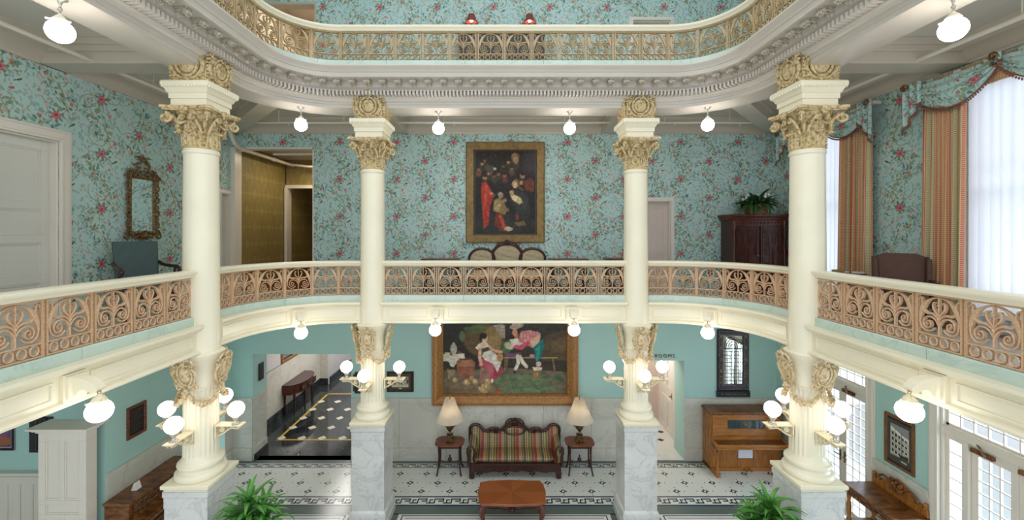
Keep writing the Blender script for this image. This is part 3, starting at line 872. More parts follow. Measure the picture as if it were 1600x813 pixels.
# ---------------------------------------------------------------- columns
def acanthus(h, w, curl, nz=9, nx=7):
    """leaf standing on z=0, back against y=0, facing -y"""
    vs = []; fs = []
    for i in range(nz):
        t = i/(nz-1)
        a = t*2.3
        z = h*(math.sin(min(a, PI/2)) if a < PI/2 else 1-(a-PI/2)*.22)
        y = -.012-curl*max(0, (t-.35)/.65)**1.8
        ww = w*(.62+.38*math.sin(PI*min(1, t*1.15)))*(1-.75*max(0, (t-.7)/.3)**2)*(1-.16*(math.cos(t*26) > 0))
        for j in range(nx):
            u = j/(nx-1)*2-1
            rid = .010*math.cos(u*PI*2.5)
            vs.append((u*ww/2, y-rid+.022*u*u, z-.03*abs(u)*t*h*2))
    for i in range(nz-1):
        for j in range(nx-1):
            a = i*nx+j; fs.append((a, a+1, a+nx+1, a+nx))
    n = len(vs); back = [(x, y+.014, z-.004) for x, y, z in vs]
    fs2 = [tuple(k+n for k in f[::-1]) for f in fs]
    edge = [i*nx for i in range(nz)]+[(nz-1)*nx+j for j in range(1, nx)]+[i*nx+nx-1 for i in range(nz-2, -1, -1)]
    fe = [(edge[k], edge[k+1], edge[k+1]+n, edge[k]+n) for k in range(len(edge)-1)]
    b = MB(); b.add(vs+back, fs+fs2+fe); return b
def volute_disc(r, t, turns=1.6):
    b = MB(); pts = []; rs = []
    for i in range(26):
        k = i/25; a = PI/2-k*turns*2*PI; rr = r*(1-.86*k)
        pts.append((rr*math.cos(a), 0, rr*math.sin(a))); rs.append(t*(1-.5*k))
    b.tube(pts, rs, 6); b.ball((0, 0, 0), (r*.22, t*1.2, r*.22), 8, 6); return b
def corinthian():
    """z 0 .. .51"""
    b = MB()
    b.lathe([(.20, 0), (.215, .012), (.20, .03), (.185, .05), (.185, .25), (.21, .38), (.27, .46), (.27, .47)], 28)
    lf = acanthus(.20, .15, .085); lf2 = acanthus(.33, .15, .10); stalk = acanthus(.40, .07, .05)
    for k in range(8): b.join(lf, RZ(k*PI/4) @ T(0, -.188, .03))
    for k in range(8): b.join(lf2, RZ((k+.5)*PI/4) @ T(0, -.182, .03))
    for k in range(8): b.join(stalk, RZ((k*2+1)*PI/8+PI/8) @ T(0, -.19, .03))
    for k in range(4):
        A = RZ(PI/4+k*PI/2)
        # corner volute standing on the diagonal
        pts = smooth([(0, -.20, .20), (0, -.25, .33), (0, -.33, .41), (0, -.375, .425)], 5)
        b.tube(pts, [.022+.012*i/len(pts) for i in range(len(pts))], 8, 0, A)
        b.join(volute_disc(.062, .024), A @ T(0, -.37, .365) @ RZ(PI/2))
        B = RZ(k*PI/2)
        for sx in (-1, 1):
            pts = smooth([(sx*.14, -.19, .18), (sx*.12, -.24, .32), (sx*.06, -.265, .40)], 4)
            b.tube(pts, .018, 6, 0, B)
            b.join(volute_disc(.036, .015), B @ T(sx*.055, -.268, .37))
        for j in range(6):
            a = j*PI/3; b.ball((.032*math.cos(a), -.31, .455+.032*math.sin(a)), (.026, .02, .026), 7, 5, 0, B)
        b.ball((0, -.325, .455), .022, 7, 5, 0, B)
    # abacus: four concave sides with cut corners
    poly = []
    for k in range(4):
        a0 = PI/4+k*PI/2
        c0 = Vector((math.cos(a0), math.sin(a0)))*.435; tn = Vector((-math.sin(a0), math.cos(a0)))
        poly.append(c0-tn*.03); poly.append(c0+tn*.03)
        a1 = a0+PI/2; c1 = Vector((math.cos(a1), math.sin(a1)))*.435; tn1 = Vector((-math.sin(a1), math.cos(a1)))
        p0 = c0+tn*.03; p1 = c1-tn1*.03; mid = Vector((math.cos(a0+PI/4), math.sin(a0+PI/4)))
        for j in range(1, 7):
            u = j/7; poly.append(p0.lerp(p1, u)-mid*.055*math.sin(PI*u))
    pl = [(p.x, p.y) for p in poly]
    b.slabpoly([(x*.94, y*.94) for x, y in pl], .455, .475); b.slabpoly(pl, .475, .51)
    return b
def cartouche(w, h):
    """scrolled shield ornament centred on the origin, facing -y"""
    b = MB()
    b.ball((0, -.015, 0), (w*.24, .035, h*.26), 14, 10)
    ov = [(w*.30*math.cos(a), -.02, h*.33*math.sin(a)) for a in [2*PI*i/20 for i in range(20)]]
    b.tube(ov, w*.045, 7, closed=True)
    for sx in (-1, 1):
        pts = [(sx*x*w, -.018, z*h) for x, z in smooth([(.08, .44), (.22, .48), (.36, .42), (.40, .30), (.30, .25), (.27, .33)], 4)]
        b.tube(pts, [w*.06*(1-.5*i/len(pts)) for i in range(len(pts))], 6)
        pts = [(sx*x*w, -.018, z*h) for x, z in smooth([(.34, .20), (.45, .05), (.42, -.16), (.28, -.32), (.14, -.40), (.10, -.30), (.2, -.27)], 4)]
        b.tube(pts, [w*.065*(1-.5*i/len(pts)) for i in range(len(pts))], 6)
        pts = [(sx*x*w, -.015, z*h) for x, z in smooth([(.30, -.30), (.42, -.36), (.40, -.47), (.28, -.46), (.30, -.40)], 4)]
        b.tube(pts, w*.04, 6)
        for j in range(5): b.ball((sx*w*(.47-.01*j), -.012, h*(.34-.13*j)), w*(.05-.004*j), 7, 5)
    for j in range(5):
        a = PI/2+(j-2)*.42; b.ball((w*.15*math.cos(a), -.03, h*.40+w*.15*math.sin(a)), (w*.06, .02, w*.085), 7, 5)
    b.join(volute_disc(w*.10, .014), T(0, -.035, h*.34))
    for j in range(3): b.ball(((j-1)*w*.09, -.02, -h*.42+abs(j-1)*h*.03), (w*.06, .02, h*.06), 7, 5)
    return b
def garland(p0, p1, sag, rad=.026, n=13):
    b = MB(); rnd = random.Random(3)
    for i in range(n):
        u = i/(n-1); p = Vector(p0).lerp(Vector(p1), u); d = Vector((p.x, p.y)); L = d.length
        target = .255; d = d*(max(target, L)/L) if L < target else d
        z = p.z-sag*4*u*(1-u); r = rad*(.7+.5*math.sin(PI*u))
        b.ball((d.x, d.y, z), (r, r, r*.9), 7, 5)
        for k in range(3): b.ball((d.x+rnd.uniform(-1,1)*r*.8, d.y+rnd.uniform(-1,1)*r*.8, z+rnd.uniform(-1,1)*r*.8), r*.55, 6, 4)
    return b
def fluted():
    b = MB(); n = 24; seg = n*6
    def rf(a, z):
        k = (a*n/(2*PI)) % 1
        return 1-.055*max(0, math.sin(PI*min(1, max(0, (k-.12)/.76))))**.8*(1 if z > 0 else 0)
    prof = [(.222, 0), (.206, .02), (.204, .06), (.200, .07), (.195, .5), (.192, .93), (.19, .95), (.19, 1.0)]
    zz = []
    vs = []
    def rf2(a, z): return rf(a, 1) if .065 < z < .94 else 1
    b.lathe([(.224, 0), (.207, .018), (.204, .05), (.203, .068), (.2025, .072), (.198, .5), (.194, .90), (.194, .935), (.1935, .945), (.193, 1.0)], seg, rfun=rf2)
    return b
MBC = {}
def build_column(label, x, y, group):
    c = thing('column', label, 'column', (x, y, 0), 0, group)
    if not MBC:
        b = MB(); b.box(-.31, .31, -.31, .31, 0, .14, 0); b.sqstack([(.30, .14), (.30, .30), (.285, .33), (.27, .34), (.27, 1.52)]); 
        MBC['pedestal'] = b
        b = MB(); b.sqstack([(.275, 1.52), (.275, 1.66), (.285, 1.665), (.285, 1.735)])
        MBC['frieze'] = b
        b = MB(); b.sqstack([(.275, 1.735), (.275, 1.76), (.288, 1.765), (.30, 1.775), (.30, 1.815), (.292, 1.82)]); MBC['pedestal_cap'] = b
        b = MB(); b.lathe([(.27, 1.82), (.283, 1.835), (.29, 1.865), (.283, 1.895), (.268, 1.91), (.25, 1.915), (.238, 1.935), (.236, 1.955), (.242, 1.965), (.256, 1.97), (.263, 1.99), (.256, 2.012), (.238, 2.02), (.228, 2.03), (.222, 2.045)], 48)
        MBC['column_base'] = b
        b = MB(); fl_ = fluted(); b.join(fl_, T(0, 0, 2.045) @ SC(1, 1, .965)); MBC['fluted_shaft'] = b
        b = MB(); b.lathe([(.192, 2.98), (.205, 3.0), (.198, 3.02), (.196, 3.15), (.205, 3.25), (.235, 3.33), (.262, 3.385), (.265, 3.41), (.255, 3.42), (.215, 3.43), (.205, 3.9), (.204, 4.6), (.198, 5.4), (.192, 5.98), (.198, 5.985), (.206, 6.0), (.206, 6.02), (.196, 6.03), (.196, 6.055)], 40)
        MBC['shaft'] = b
        b = MB(); cart = cartouche(.30, .42)
        for k in range(4): b.join(cart, RZ(k*PI/2) @ T(0, -.268, 3.20) @ RX(.22))
        MBC['lower_cartouches'] = b
        b = MB()
        for k in range(4):
            a = k*PI/2
            p0 = (.27*math.cos(a), .27*math.sin(a), 3.02); p1 = (.27*math.cos(a+PI/2), .27*math.sin(a+PI/2), 3.02)
            b.join(garland(p0, p1, .22, .03, 17))
            b.join(garland(p0, (p0[0]*1.02, p0[1]*1.02, 2.90), 0, .03, 5))
        MBC['garland'] = b
        b = MB(); b.join(corinthian(), T(0, 0, 6.05)); MBC['corinthian_capital'] = b
        b = MB(); b.sqstack([(.235, 6.56), (.235, 6.585), (.225, 6.59), (.225, 6.66), (.24, 6.665), (.24, 6.73), (.255, 6.74), (.265, 6.77), (.285, 6.80), (.30, 6.815), (.30, 6.86), (.295, 6.865), (.29, 6.875)])
        for k in range(4):
            for j in range(13): b.ball((-.27+.045*j, -.297, 6.805), (.014, .012, .016), 6, 4, 0, RZ(k*PI/2))
        MBC['impost_block'] = b
        b = MB(); b.box(-.225, .225, -.225, .225, 6.875, 7.16); c2 = cartouche(.44, .42)
        for k in range(4): b.join(c2, RZ(k*PI/2) @ T(0, -.235, 7.09) @ RX(.10))
        for k in range(4):
            for j in range(8): b.ball((-.215, -.235, 6.90+.045*j), .018, 6, 5, 0, RZ(k*PI/2))
        MBC['frieze_block'] = b
        ms = {'pedestal': M['marble'], 'frieze': M['marble'], 'pedestal_cap': M['cream'], 'column_base': M['cream'], 'fluted_shaft': M['cream'], 'shaft': M['cream'], 'lower_cartouches': M['plaster'],
              'garland': M['plaster'], 'corinthian_capital': M['gold'], 'impost_block': M['cream'], 'frieze_block': M['gold']}
        names = {'frieze': 'pedestal_collar', 'lower_cartouches': 'cartouche_capital'}
        for k, mb in MBC.items(): MBC[k] = make(names.get(k, k), mb, ms[k], c, angle=(50 if k in ('fluted_shaft',) else 38), bevel=(.004 if k in ('pedestal', 'frieze', 'pedestal_cap') else 0))
    else:
        for k, o in MBC.items():
            q = o.copy(); COL.objects.link(q); q.parent = c
    return c
cols = [(-2.27, 7.13, 'rear column left of the sofa and the tavern painting'), (2.27, 7.13, 'rear column right of the sofa and the tavern painting'),
        (-3.98, 5.425, 'left front column, standing beside the left leafy floor plant'), (3.98, 5.425, 'right front column, standing beside the right leafy floor plant and nearest the windows')]
for x, y, l in cols: build_column('cream '+l, x, y, 'tall columns')

# ---------------------------------------------------------------- globe lamps
def globe_mesh(r=.10):
    b = MB(); b.ball((0, 0, 0), r, 24, 16); return b
LAMPMESH = {}
def column_lamp(label, x, y, ang, group):
    """bracket grows along +x of the lamp's own frame, from the shaft surface"""
    t = thing('column_lamp', label, 'lamp', (x, y, 2.46), ang, group)
    if not LAMPMESH:
        b = MB(); b.box(-.24, .10, -.062, .062, -.012, .0); b.box(-.23, .09, -.052, .052, -.02, -.012)
        for sy in (-.025, .025):
            pts = [(px, sy, pz) for px, pz in smooth([(.06, -.03), (.02, -.05), (-.03, -.045), (-.08, -.06), (-.13, -.10), (-.18, -.13), (-.235, -.15)], 4)]
            b.tube(pts, .011, 6)
            b.join(volute_disc(.035, .012), T(-.17, sy, -.065))
            b.join(volute_disc(.02, .010), T(.045, sy, -.04))
        b.box(-.25, -.232, -.05, .05, -.17, 0)
        LAMPMESH['bracket'] = (b, M['bracket'])
        b = MB(); b.lathe([(.045, 0), (.05, .01), (.03, .02), (.022, .04), (.03, .06), (.045, .08), (.05, .095), (.04, .11)], 16); LAMPMESH['socket'] = (b, M['chrome'])
        LAMPMESH['globe'] = (MB().join(globe_mesh(.1), T(0, 0, .195)), M['globe'])
        for k, (b, m) in list(LAMPMESH.items()): LAMPMESH[k] = make(k, b, m, t)
    else:
        for k, o in LAMPMESH.items():
            q = o.copy(); COL.objects.link(q); q.parent = t
cn = {0: 'rear column left of the sofa', 1: 'rear column right of the sofa', 2: 'left front column', 3: 'right front column'}
for i, (x, y, _) in enumerate(cols):
    for k, (dx, dy) in enumerate(((1, 0), (0, 1), (-1, 0), (0, -1))):
        if i == 0 and k == 1: continue
        side = ('right side', 'rear side', 'left side', 'front side')[k]
        column_lamp('glowing globe lamp, %s of the %s' % (side, cn[i]), x+dx*.455, y+dy*.455, math.atan2(dy, dx), 'globe lamps on the column shafts')

PEND = {}
def pendant(label, x, y, ztop, zc, group, rotz=0):
    t = thing('globe_pendant', label, 'lamp', (x, y, zc), rotz, group)
    if not PEND:
        h = .30
        b = MB(); b.lathe([(.05, h-.012), (.055, h), (.02, h-.03), (.014, h-.04)][::-1] and [(.014, h-.05), (.02, h-.03), (.052, h-.012), (.052, h)], 16)
        b.tube([(0, 0, .145), (0, 0, h-.02)], .008, 8); b.ball((0, 0, .20), .018, 8, 6); b.ball((0, 0, .24), .012, 8, 6); PEND['rod'] = (b, M['chrome'])
        b = MB(); b.lathe([(.055, .085), (.058, .10), (.04, .125), (.015, .15), (.012, .16)], 18)
        for k in range(3):
            a = k*2*PI/3; b.tube([(.055*math.cos(a), .055*math.sin(a), .095), (.085*math.cos(a), .085*math.sin(a), .085)], .006, 6); b.ball((.088*math.cos(a), .088*math.sin(a), .085), .01, 6, 5)
        PEND['fitter'] = (b, M['cream'])
        PEND['globe'] = (globe_mesh(.1), M['globe_pendant'])
        for k, (b, m) in list(PEND.items()): PEND[k] = make(k, b, m, t)
    else:
        for k, o in PEND.items():
            q = o.copy(); COL.objects.link(q); q.parent = t
for (s, l) in ((LS+LA+LB/2-1.14, 'under the ring ceiling, left of the dark group painting'), (LS+LA+LB/2+1.13, 'under the ring ceiling, right of the dark group painting'), (LS+LA*.62, 'above the left curve of the gallery railing'),
               (LT-LS-LA*.62, 'above the right curve of the gallery railing'), (3.70-YS, 'at the upper left corner near the tall white door'), (LT-3.66+YS, 'at the upper right corner before the curtained window')):
    p, n, tt = ring(s, .46); pendant('globe pendant '+l, p.x, p.y, 7.07, 6.775, 'globe pendants under the ring ceiling')
# bracketed pendants on the fascia
BRK = {}
def fascia_lamp(label, s, group):
    p, n, tt = ring(s, .13)
    t = thing('bracket_globe_lamp', label, 'lamp', (p.x, p.y, 3.365), math.atan2(tt.y, tt.x), group)
    if not BRK:
        b = MB(); b.box(-.10, .10, .215, .255, .10, .35); b.box(-.08, .08, .19, .22, .13, .33)
        prof = smooth([(.20, .31), (.10, .30), (.04, .27), (.0, .235), (-.02, .20), (.02, .175), (.08, .20), (.13, .20), (.17, .15), (.20, .14)], 4)
        n_ = len(prof); vs = [(-.045, a, c) for a, c in prof]+[(.045, a, c) for a, c in prof]
        b.add(vs, [tuple(range(n_))[::-1], tuple(range(n_, 2*n_))]+[(i, (i+1)%n_, n_+(i+1)%n_, n_+i) for i in range(n_)])
        BRK['bracket'] = (b, M['cream'])
        b = MB()
        for k, z in enumerate((.195, .17)):
            b.tube([(.016*math.cos(a)*(k == 0), .016*math.cos(a)*(k == 1), z+.02*math.sin(a)) for a in [2*PI*i/10 for i in range(10)]], .004, 5, closed=True)
        BRK['chain'] = (b, M['brass'])
        b = MB(); b.lathe([(.055, .085), (.058, .10), (.04, .125), (.02, .145), (.012, .155)], 18)
        for k in range(3):
            a = k*2*PI/3+.5; b.tube([(.055*math.cos(a), .055*math.sin(a), .095), (.085*math.cos(a), .085*math.sin(a), .085)], .006, 6); b.ball((.088*math.cos(a), .088*math.sin(a), .085), .01, 6, 5)
        BRK['fitter'] = (b, M['bracket'])
        BRK['globe'] = (globe_mesh(.1), M['globe_fascia'])
        for k, (b, m) in list(BRK.items()): BRK[k] = make(k, b, m, t)
    else:
        for k, o in BRK.items():
            q = o.copy(); COL.objects.link(q); q.parent = t
for s, l in ((gl_s[0][0], 'on the left side fascia, over the white panelled pier'), (gl_s[1][0], 'on the left curved fascia'), (gl_s[2][0], 'at the top left corner of the tavern painting'),
             (gl_s[2][1], 'at the top right corner of the tavern painting'), (gl_s[3][0], 'on the right curved fascia, beside the tall mirror'), (gl_s[4][0], 'on the right side fascia, beside the framed building photograph')):
    fascia_lamp('globe lamp hung '+l, s, 'bracket globe lamps on the gallery fascia')

# ---------------------------------------------------------------- doors and windows of the setting
def st_empty(name, loc=(0,0,0), rz=0):
    o = bpy.data.objects.new(name, None); COL.objects.link(o); o.location = loc; o.rotation_euler = (0, 0, rz); o['kind'] = 'structure'; return o
def panel_leaf(w, h, t, panels, stile=.0):
    """door leaf in the x,z plane facing -y, panels = [(x0,x1,z0,z1)] sunk with a moulded edge"""
    b = MB(); xs = sorted({0, w, *[p[0] for p in panels], *[p[1] for p in panels]}); zs = sorted({0, h, *[p[2] for p in panels], *[p[3] for p in panels]})
    for i in range(len(xs)-1):
        for j in range(len(zs)-1):
            xm, zm = (xs[i]+xs[i+1])/2, (zs[j]+zs[j+1])/2
            ins = any(p[0] < xm < p[1] and p[2] < zm < p[3] for p in panels)
            if not ins: b.box(xs[i], xs[i+1], -t/2, t/2, zs[j], zs[j+1])
    for (x0, x1, z0, z1) in panels:
        b.box(x0-.002, x1+.002, -t/2+.018, t/2-.005, z0-.002, z1+.002)
        m = .022
        for (a, c, e, f) in ((x0, x1, z0, z0+m), (x0, x1, z1-m, z1), (x0, x0+m, z0+m, z1-m), (x1-m, x1, z0+m, z1-m)): b.box(a, c, -t/2+.006, -t/2+.02, e, f)
    return b
def casing(mb, w, h, cw=.13, t=.035, back=0.0):
    """mitred architrave round three sides of an opening w x h (x from 0), facing -y, standing on z=0"""
    prof = [(0, back), (0, -t*1.25), (.028, -t*1.25), (.034, -t), (cw-.034, -t), (cw-.028, -t*.6), (cw, -t*.6), (cw, back)]; n = len(prof); vs = []
    for st in range(4):
        for o_, y in prof: vs.append(((-o_, y, 0), (-o_, y, h+o_), (w+o_, y, h+o_), (w+o_, y, 0))[st])
    mb.add(vs, [(s_*n+i, s_*n+(i+1)%n, (s_+1)*n+(i+1)%n, (s_+1)*n+i) for s_ in range(3) for i in range(n)]+[tuple(range(n))[::-1], tuple(range(3*n, 4*n))])
# tall door in the upper left wall (wall plane x=-5.94, facing +x)
d = st_empty('door_1', (-XW, 4.62, 3.72), PI/2)
b = MB(); casing(b, .88, 2.47, .15); 
b.box(-.0, .02, 0, .2, 0, 2.47); b.box(.86, .88, 0, .2, 0, 2.47); b.box(.02, .86, 0, .2, 2.45, 2.47); make('door_casing', b, M['trimw'], d, bevel=.004)
b = panel_leaf(.84, 2.45, .045, [(.10,.74,.12,.60), (.10,.74,.70,1.12), (.10,.74,1.22,1.55), (.10,.74,1.65,2.33)]); o = make('door_leaf', b, M['door'], d, bevel=.003); o.location = (.02, .12, 0)
b = MB(); b.ball((.09, .07, 1.0), .028, 12, 8); b.lathe([(.03, 0), (.012, .02)], 12, (.09, .09, 1.0)); make('door_knob', b, M['brass'], d)
# narrow door near the left rear corner
d = st_empty('door_2', (-XW, 8.62, 3.72), PI/2)
b = MB(); casing(b, .30, 2.08, .085); b.box(0, .02, 0, .2, 0, 2.08); b.box(.28, .30, 0, .2, 0, 2.08); b.box(.02, .28, 0, .2, 2.06, 2.08); make('door_casing', b, M['trimw'], d, bevel=.003)
b = panel_leaf(.28, 2.06, .04, [(.05,.23,.1,.9), (.05,.23,1.0,1.95)]); o = make('door_leaf', b, M['door'], d); o.location = (.01, .1, 0)
# door in the upper back wall, right
d = st_empty('door_3', (3.02, YW, 3.72), 0)
b = MB(); casing(b, .60, 1.94, .085); b.box(0, .015, 0, .2, 0, 1.94); b.box(.585, .60, 0, .2, 0, 1.94); b.box(.015, .585, 0, .2, 1.925, 1.94); make('door_casing', b, M['trimw'], d, bevel=.003)
b = panel_leaf(.58, 1.93, .04, [(.08,.50,.12,.8), (.08,.50,.9,1.82)]); o = make('door_leaf', b, M['pinkwall'], d); o.location = (.01, .14, 0)
b = MB(); b.ball((.10, .09, 1.5), .03, 10, 8); b.box(.085, .115, .10, .125, 1.44, 1.56); make('door_lock', b, M['black'], d)
# door frame on the top floor
d = st_empty('door_4', (2.80, YW, 7.60), 0)
b = MB(); casing(b, .82, 2.0, .075); b.box(0, .02, 0, .2, 0, 2.0); b.box(.8, .82, 0, .2, 0, 2.0); b.box(.02, .8, 0, .2, 1.98, 2.0); make('door_casing', b, M['trimw'], d, bevel=.003)
b = panel_leaf(.78, 1.97, .04, [(.1,.68,.12,.8), (.1,.68,.9,1.85)]); o = make('door_leaf', b, M['door'], d); o.location = (.02, .14, 0)
# frame of the upper hallway opening, passage openings
b = MB(); b.box(-5.93, -5.86, YW-.02, YW+.2, 3.72, 6.84); b.box(-5.9, -4.16, YW, YW+.21, 6.80, 6.84); b.box(-4.19, -4.158, YW, YW+.21, 3.72, 6.84)
struct('trim_12', b, M['trimw'], bevel=.003)
b = MB(); b.box(3.922, 4.02, 9.512, 9.56, 0, 2.2); b.box(2.95, 4.02, 9.512, 9.56, 2.18, 2.28); b.box(2.86, 2.948, 9.512, 9.56, 0, 2.28)
struct('trim_13', b, M['trimw'], bevel=.004)
d = st_empty('door_5', (4.08, 10.75, 0), -PI/2)
b = MB(); casing(b, .82, 2.05, .10, .03); make('door_casing', b, M['trimw'], d, bevel=.003)
b = panel_leaf(.80, 2.03, .04, [(.10,.36,.12,.75), (.44,.70,.12,.75), (.10,.70,.85,1.05), (.10,.36,1.15,1.9), (.44,.70,1.15,1.9)]); o = make('door_leaf', b, M['door'], d, bevel=.002); o.location = (.01, -.0, 0)
b = MB(); b.ball((.75, -.06, 1.0), .026, 10, 8); b.box(.735, .765, -.03, -.02, .93, 1.07); make('door_knob', b, M['brass'], d)

def muntins(mb, x0, x1, z0, z1, nx, nz, w=.014, t=.03, y=0):
    for i in range(1, nx): xx = x0+(x1-x0)*i/nx; mb.box(xx-w/2, xx+w/2, y-t/2, y+t/2, z0, z1)
    for j in range(1, nz): zz = z0+(z1-z0)*j/nz; mb.box(x0, x1, y-t/2+.003, y+t/2-.003, zz-w/2, zz+w/2)
def french(name, y1, y0, sidelights):
    """doors in the right wall; own x runs from far (y1) to near (y0)"""
    w = y1-y0; d = st_empty(name, (XW, y1, 0), -PI/2)
    b = MB(); casing(b, w, 2.74, .14, .04); b.box(-.17, w+.17, -.06, 0, 2.885, 2.93)
    for (a, c) in ((0, .03), (w-.03, w)): b.box(a, c, 0, .25, 0, 2.74)
    b.box(.03, w-.03, 0, .25, 2.71, 2.74); b.box(.03, w-.03, .002, .12, 2.27, 2.38); b.box(.03, w-.03, -.012, .0, 2.34, 2.37)
    make('door_casing', b, M['trimw'], d, bevel=.004)
    x0 = .03; x1 = w-.03
    if sidelights:
        b = MB()
        for (a, c) in ((x0, x0+.24), (x1-.24, x1)):
            b.box(a, c, .04, .09, 0, .12); b.box(a, c, .04, .09, 2.20, 2.27); b.box(a, a+.045, .04, .09, .12, 2.2); b.box(c-.045, c, .04, .09, .12, 2.2)
            muntins(b, a+.045, c-.045, .12, 2.2, 1, 12, .014, .03, .065)
        for a in (x0+.24, x1-.30): b.box(a, a+.06, .0, .11, 0, 2.27)
        make('sidelight', b, M['trimw'], d, bevel=.002)
        lx0, lx1 = x0+.30, x1-.30
    else: lx0, lx1 = x0, x1
    b = MB(); b.box(x0, x1, .05, .1, 2.38, 2.41); b.box(x0, x1, .05, .1, 2.68, 2.71); b.box(x0, x0+.03, .05, .1, 2.38, 2.71); b.box(x1-.03, x1, .05, .1, 2.38, 2.71)
    muntins(b, x0, x1, 2.40, 2.69, max(6, int((x1-x0)/.15)), 2, .014, .03, .075); make('transom', b, M['trimw'], d)
    mid = (lx0+lx1)/2
    for k, (a, c) in enumerate(((lx0+.003, mid-.003), (mid+.003, lx1-.003))):
        b = MB(); st = .075
        b.box(a, c, .045, .09, 0, .16); b.box(a, c, .045, .09, 2.14, 2.265); b.box(a, a+st, .045, .09, .16, 2.14); b.box(c-st, c, .045, .09, .16, 2.14)
        muntins(b, a+st, c-st, .16, 2.14, 3, 13, .014, .03, .067)
        lf = make('door_leaf', b, M['trimw'], d, bevel=.002)
        b = MB(); hx = (c-.045 if k == 0 else a+.045)
        b.box(hx-.015, hx+.015, .035, .046, .93, 1.12); b.tube([(hx, .04, 1.03), (hx, .005, 1.03), (hx+(-.09 if k == 0 else .09), .0, 1.03)], .009, 8)
        make('door_handle', b, M['gold_dark'], lf)
        b = MB(); b.tube([(a+.08, .02, 2.30), (a+.30, -.13, 2.26)], .012, 6); b.tube([(a+.30, -.13, 2.26), (a+.12, .03, 2.20)], .010, 6)
        b.box(a+.02, a+.26, .0, .045, 2.18, 2.23); make('door_closer', b, M['walnut'], lf)
        b = MB(); b.box(a+st, c-st, .064, .068, .16, 2.14); make('door_glass', b, M['glass'], lf)
french('door_6', D1[1], D1[0], False); french('door_7', D2[1], D2[0], True)
def sash(name, y1, y0, z0, z1):
    w = y1-y0; d = st_empty(name, (XW, y1, z0), -PI/2); h = z1-z0
    b = MB(); 
    for (a, c) in ((0, .03), (w-.03, w)): b.box(a, c, 0, .25, 0, h)
    b.box(0, w, 0, .25, h-.03, h); b.box(-.08, w+.08, -.05, .25, -.04, .02)
    for (a, c, o_) in ((-.12, 0, 1), (w, w+.12, 1)): b.box(a, c, -.03, 0, 0, h+.1)
    b.box(0, w, -.03, 0, h, h+.1)
    make('window_frame', b, M['trimw'], d, bevel=.003)
    b = MB(); b.box(.03, .09, .12, .16, .02, h-.03); b.box(w-.09, w-.03, .12, .16, .02, h-.03); b.box(.09, w-.09, .12, .16, .02, .1); b.box(.09, w-.09, .12, .16, h-.1, h-.03); b.box(.09, w-.09, .12, .16, h/2-.03, h/2+.03); b.box(w/2-.012, w/2+.012, .12, .16, .1, h-.1)
    make('window_sash', b, M['trimw'], d)
    b = MB(); b.box(.09, w-.09, .138, .142, .1, h-.1); make('window_pane', b, M['glass'], d)
sash('window_1', W1[1], W1[0], W1[2], W1[3]); sash('window_2', W2[1], W2[0], W2[2], W2[3])
# street pavement outside the doors
b = MB(); b.box(6.2, 16, 0, 12, -.12, -.02); struct('pavement', b, paint('pale pavement', '#c9c9c9', .7), flat=True)

# ---------------------------------------------------------------- draperies
def cloth_grid(nu, nv, fn):
    """fn(u,v) -> (x,y,z,U,V)"""
    b = MB(); uv = []
    vs = []
    for j in range(nv+1):
        for i in range(nu+1):
            p = fn(i/nu, j/nv); vs.append(p[:3]); uv.append(p[3:5])
    fs = [(j*(nu+1)+i, j*(nu+1)+i+1, (j+1)*(nu+1)+i+1, (j+1)*(nu+1)+i) for j in range(nv) for i in range(nu)]
    b.add(vs, fs); return b, uv
def cloth_obj(name, g, mat, parent=None, thick=.006):
    b, uv = g; o = make(name, b, mat, parent, uv=uv, recalc=False, angle=80)
    s = o.modifiers.new('thickness', 'SOLIDIFY'); s.thickness = thick; s.offset = 0
    return o
def stripe_mat():
    m, nt, b = newmat('red and gold striped drapery', (.6,.4,.2), .6)
    x, v, X, Y, Z = coords(nt, 'UV')
    f = ((X/.135).f('FRACT'))
    col = x.mix(0.0, lin('#d0b582'), lin('#d0b582'))
    def band(a, c, colr, col):
        mk = x.step((f-(a+c)/2).f('ABSOLUTE'), (c-a)/2, .012); return x.mix(mk, col, colr)
    chk = x.rng(((Y/.026).f('FRACT')-.5).f('ABSOLUTE'), .2, .26)
    col = band(.04, .22, x.mix(chk, lin('#c25a44'), lin('#d99a7c')), col)
    col = band(.27, .33, lin('#a09a6e'), col)
    col = band(.38, .56, x.mix(chk, lin('#97a085'), lin('#d9c79c')), col)
    col = band(.60, .66, lin('#b8573f'), col)
    col = band(.72, .90, x.mix(chk, lin('#cc6f50'), lin('#dbb088')), col)
    nt.links.new(col, b.inputs['Base Color']); return m
M['stripe'] = stripe_mat()
def sheer_mat():
    m = bpy.data.materials.new('white sheer voile'); m.use_nodes = True; nt = m.node_tree; nt.nodes.clear()
    t = nt.nodes.new('ShaderNodeBsdfTransparent'); d = nt.nodes.new('ShaderNodeBsdfTranslucent'); g = nt.nodes.new('ShaderNodeBsdfDiffuse')
    d.inputs[0].default_value = (.95, .95, .97, 1); g.inputs[0].default_value = (.9, .9, .92, 1)
    a = nt.nodes.new('ShaderNodeMixShader'); a.inputs[0].default_value = .35; c = nt.nodes.new('ShaderNodeMixShader'); c.inputs[0].default_value = .12
    o = nt.nodes.new('ShaderNodeOutputMaterial')
    nt.links.new(d.outputs[0], a.inputs[1]); nt.links.new(g.outputs[0], a.inputs[2]); nt.links.new(a.outputs[0], c.inputs[1]); nt.links.new(t.outputs[0], c.inputs[2]); nt.links.new(c.outputs[0], o.inputs[0]); return m
M['sheer'] = sheer_mat()
M['swag'] = wallpaper('floral swag cloth', 'X', 0, 0, 'UV')
M['fringe'] = antique('red tasselled fringe', '#a8433c', '#5a6a55', 60, .6, .45, .55)
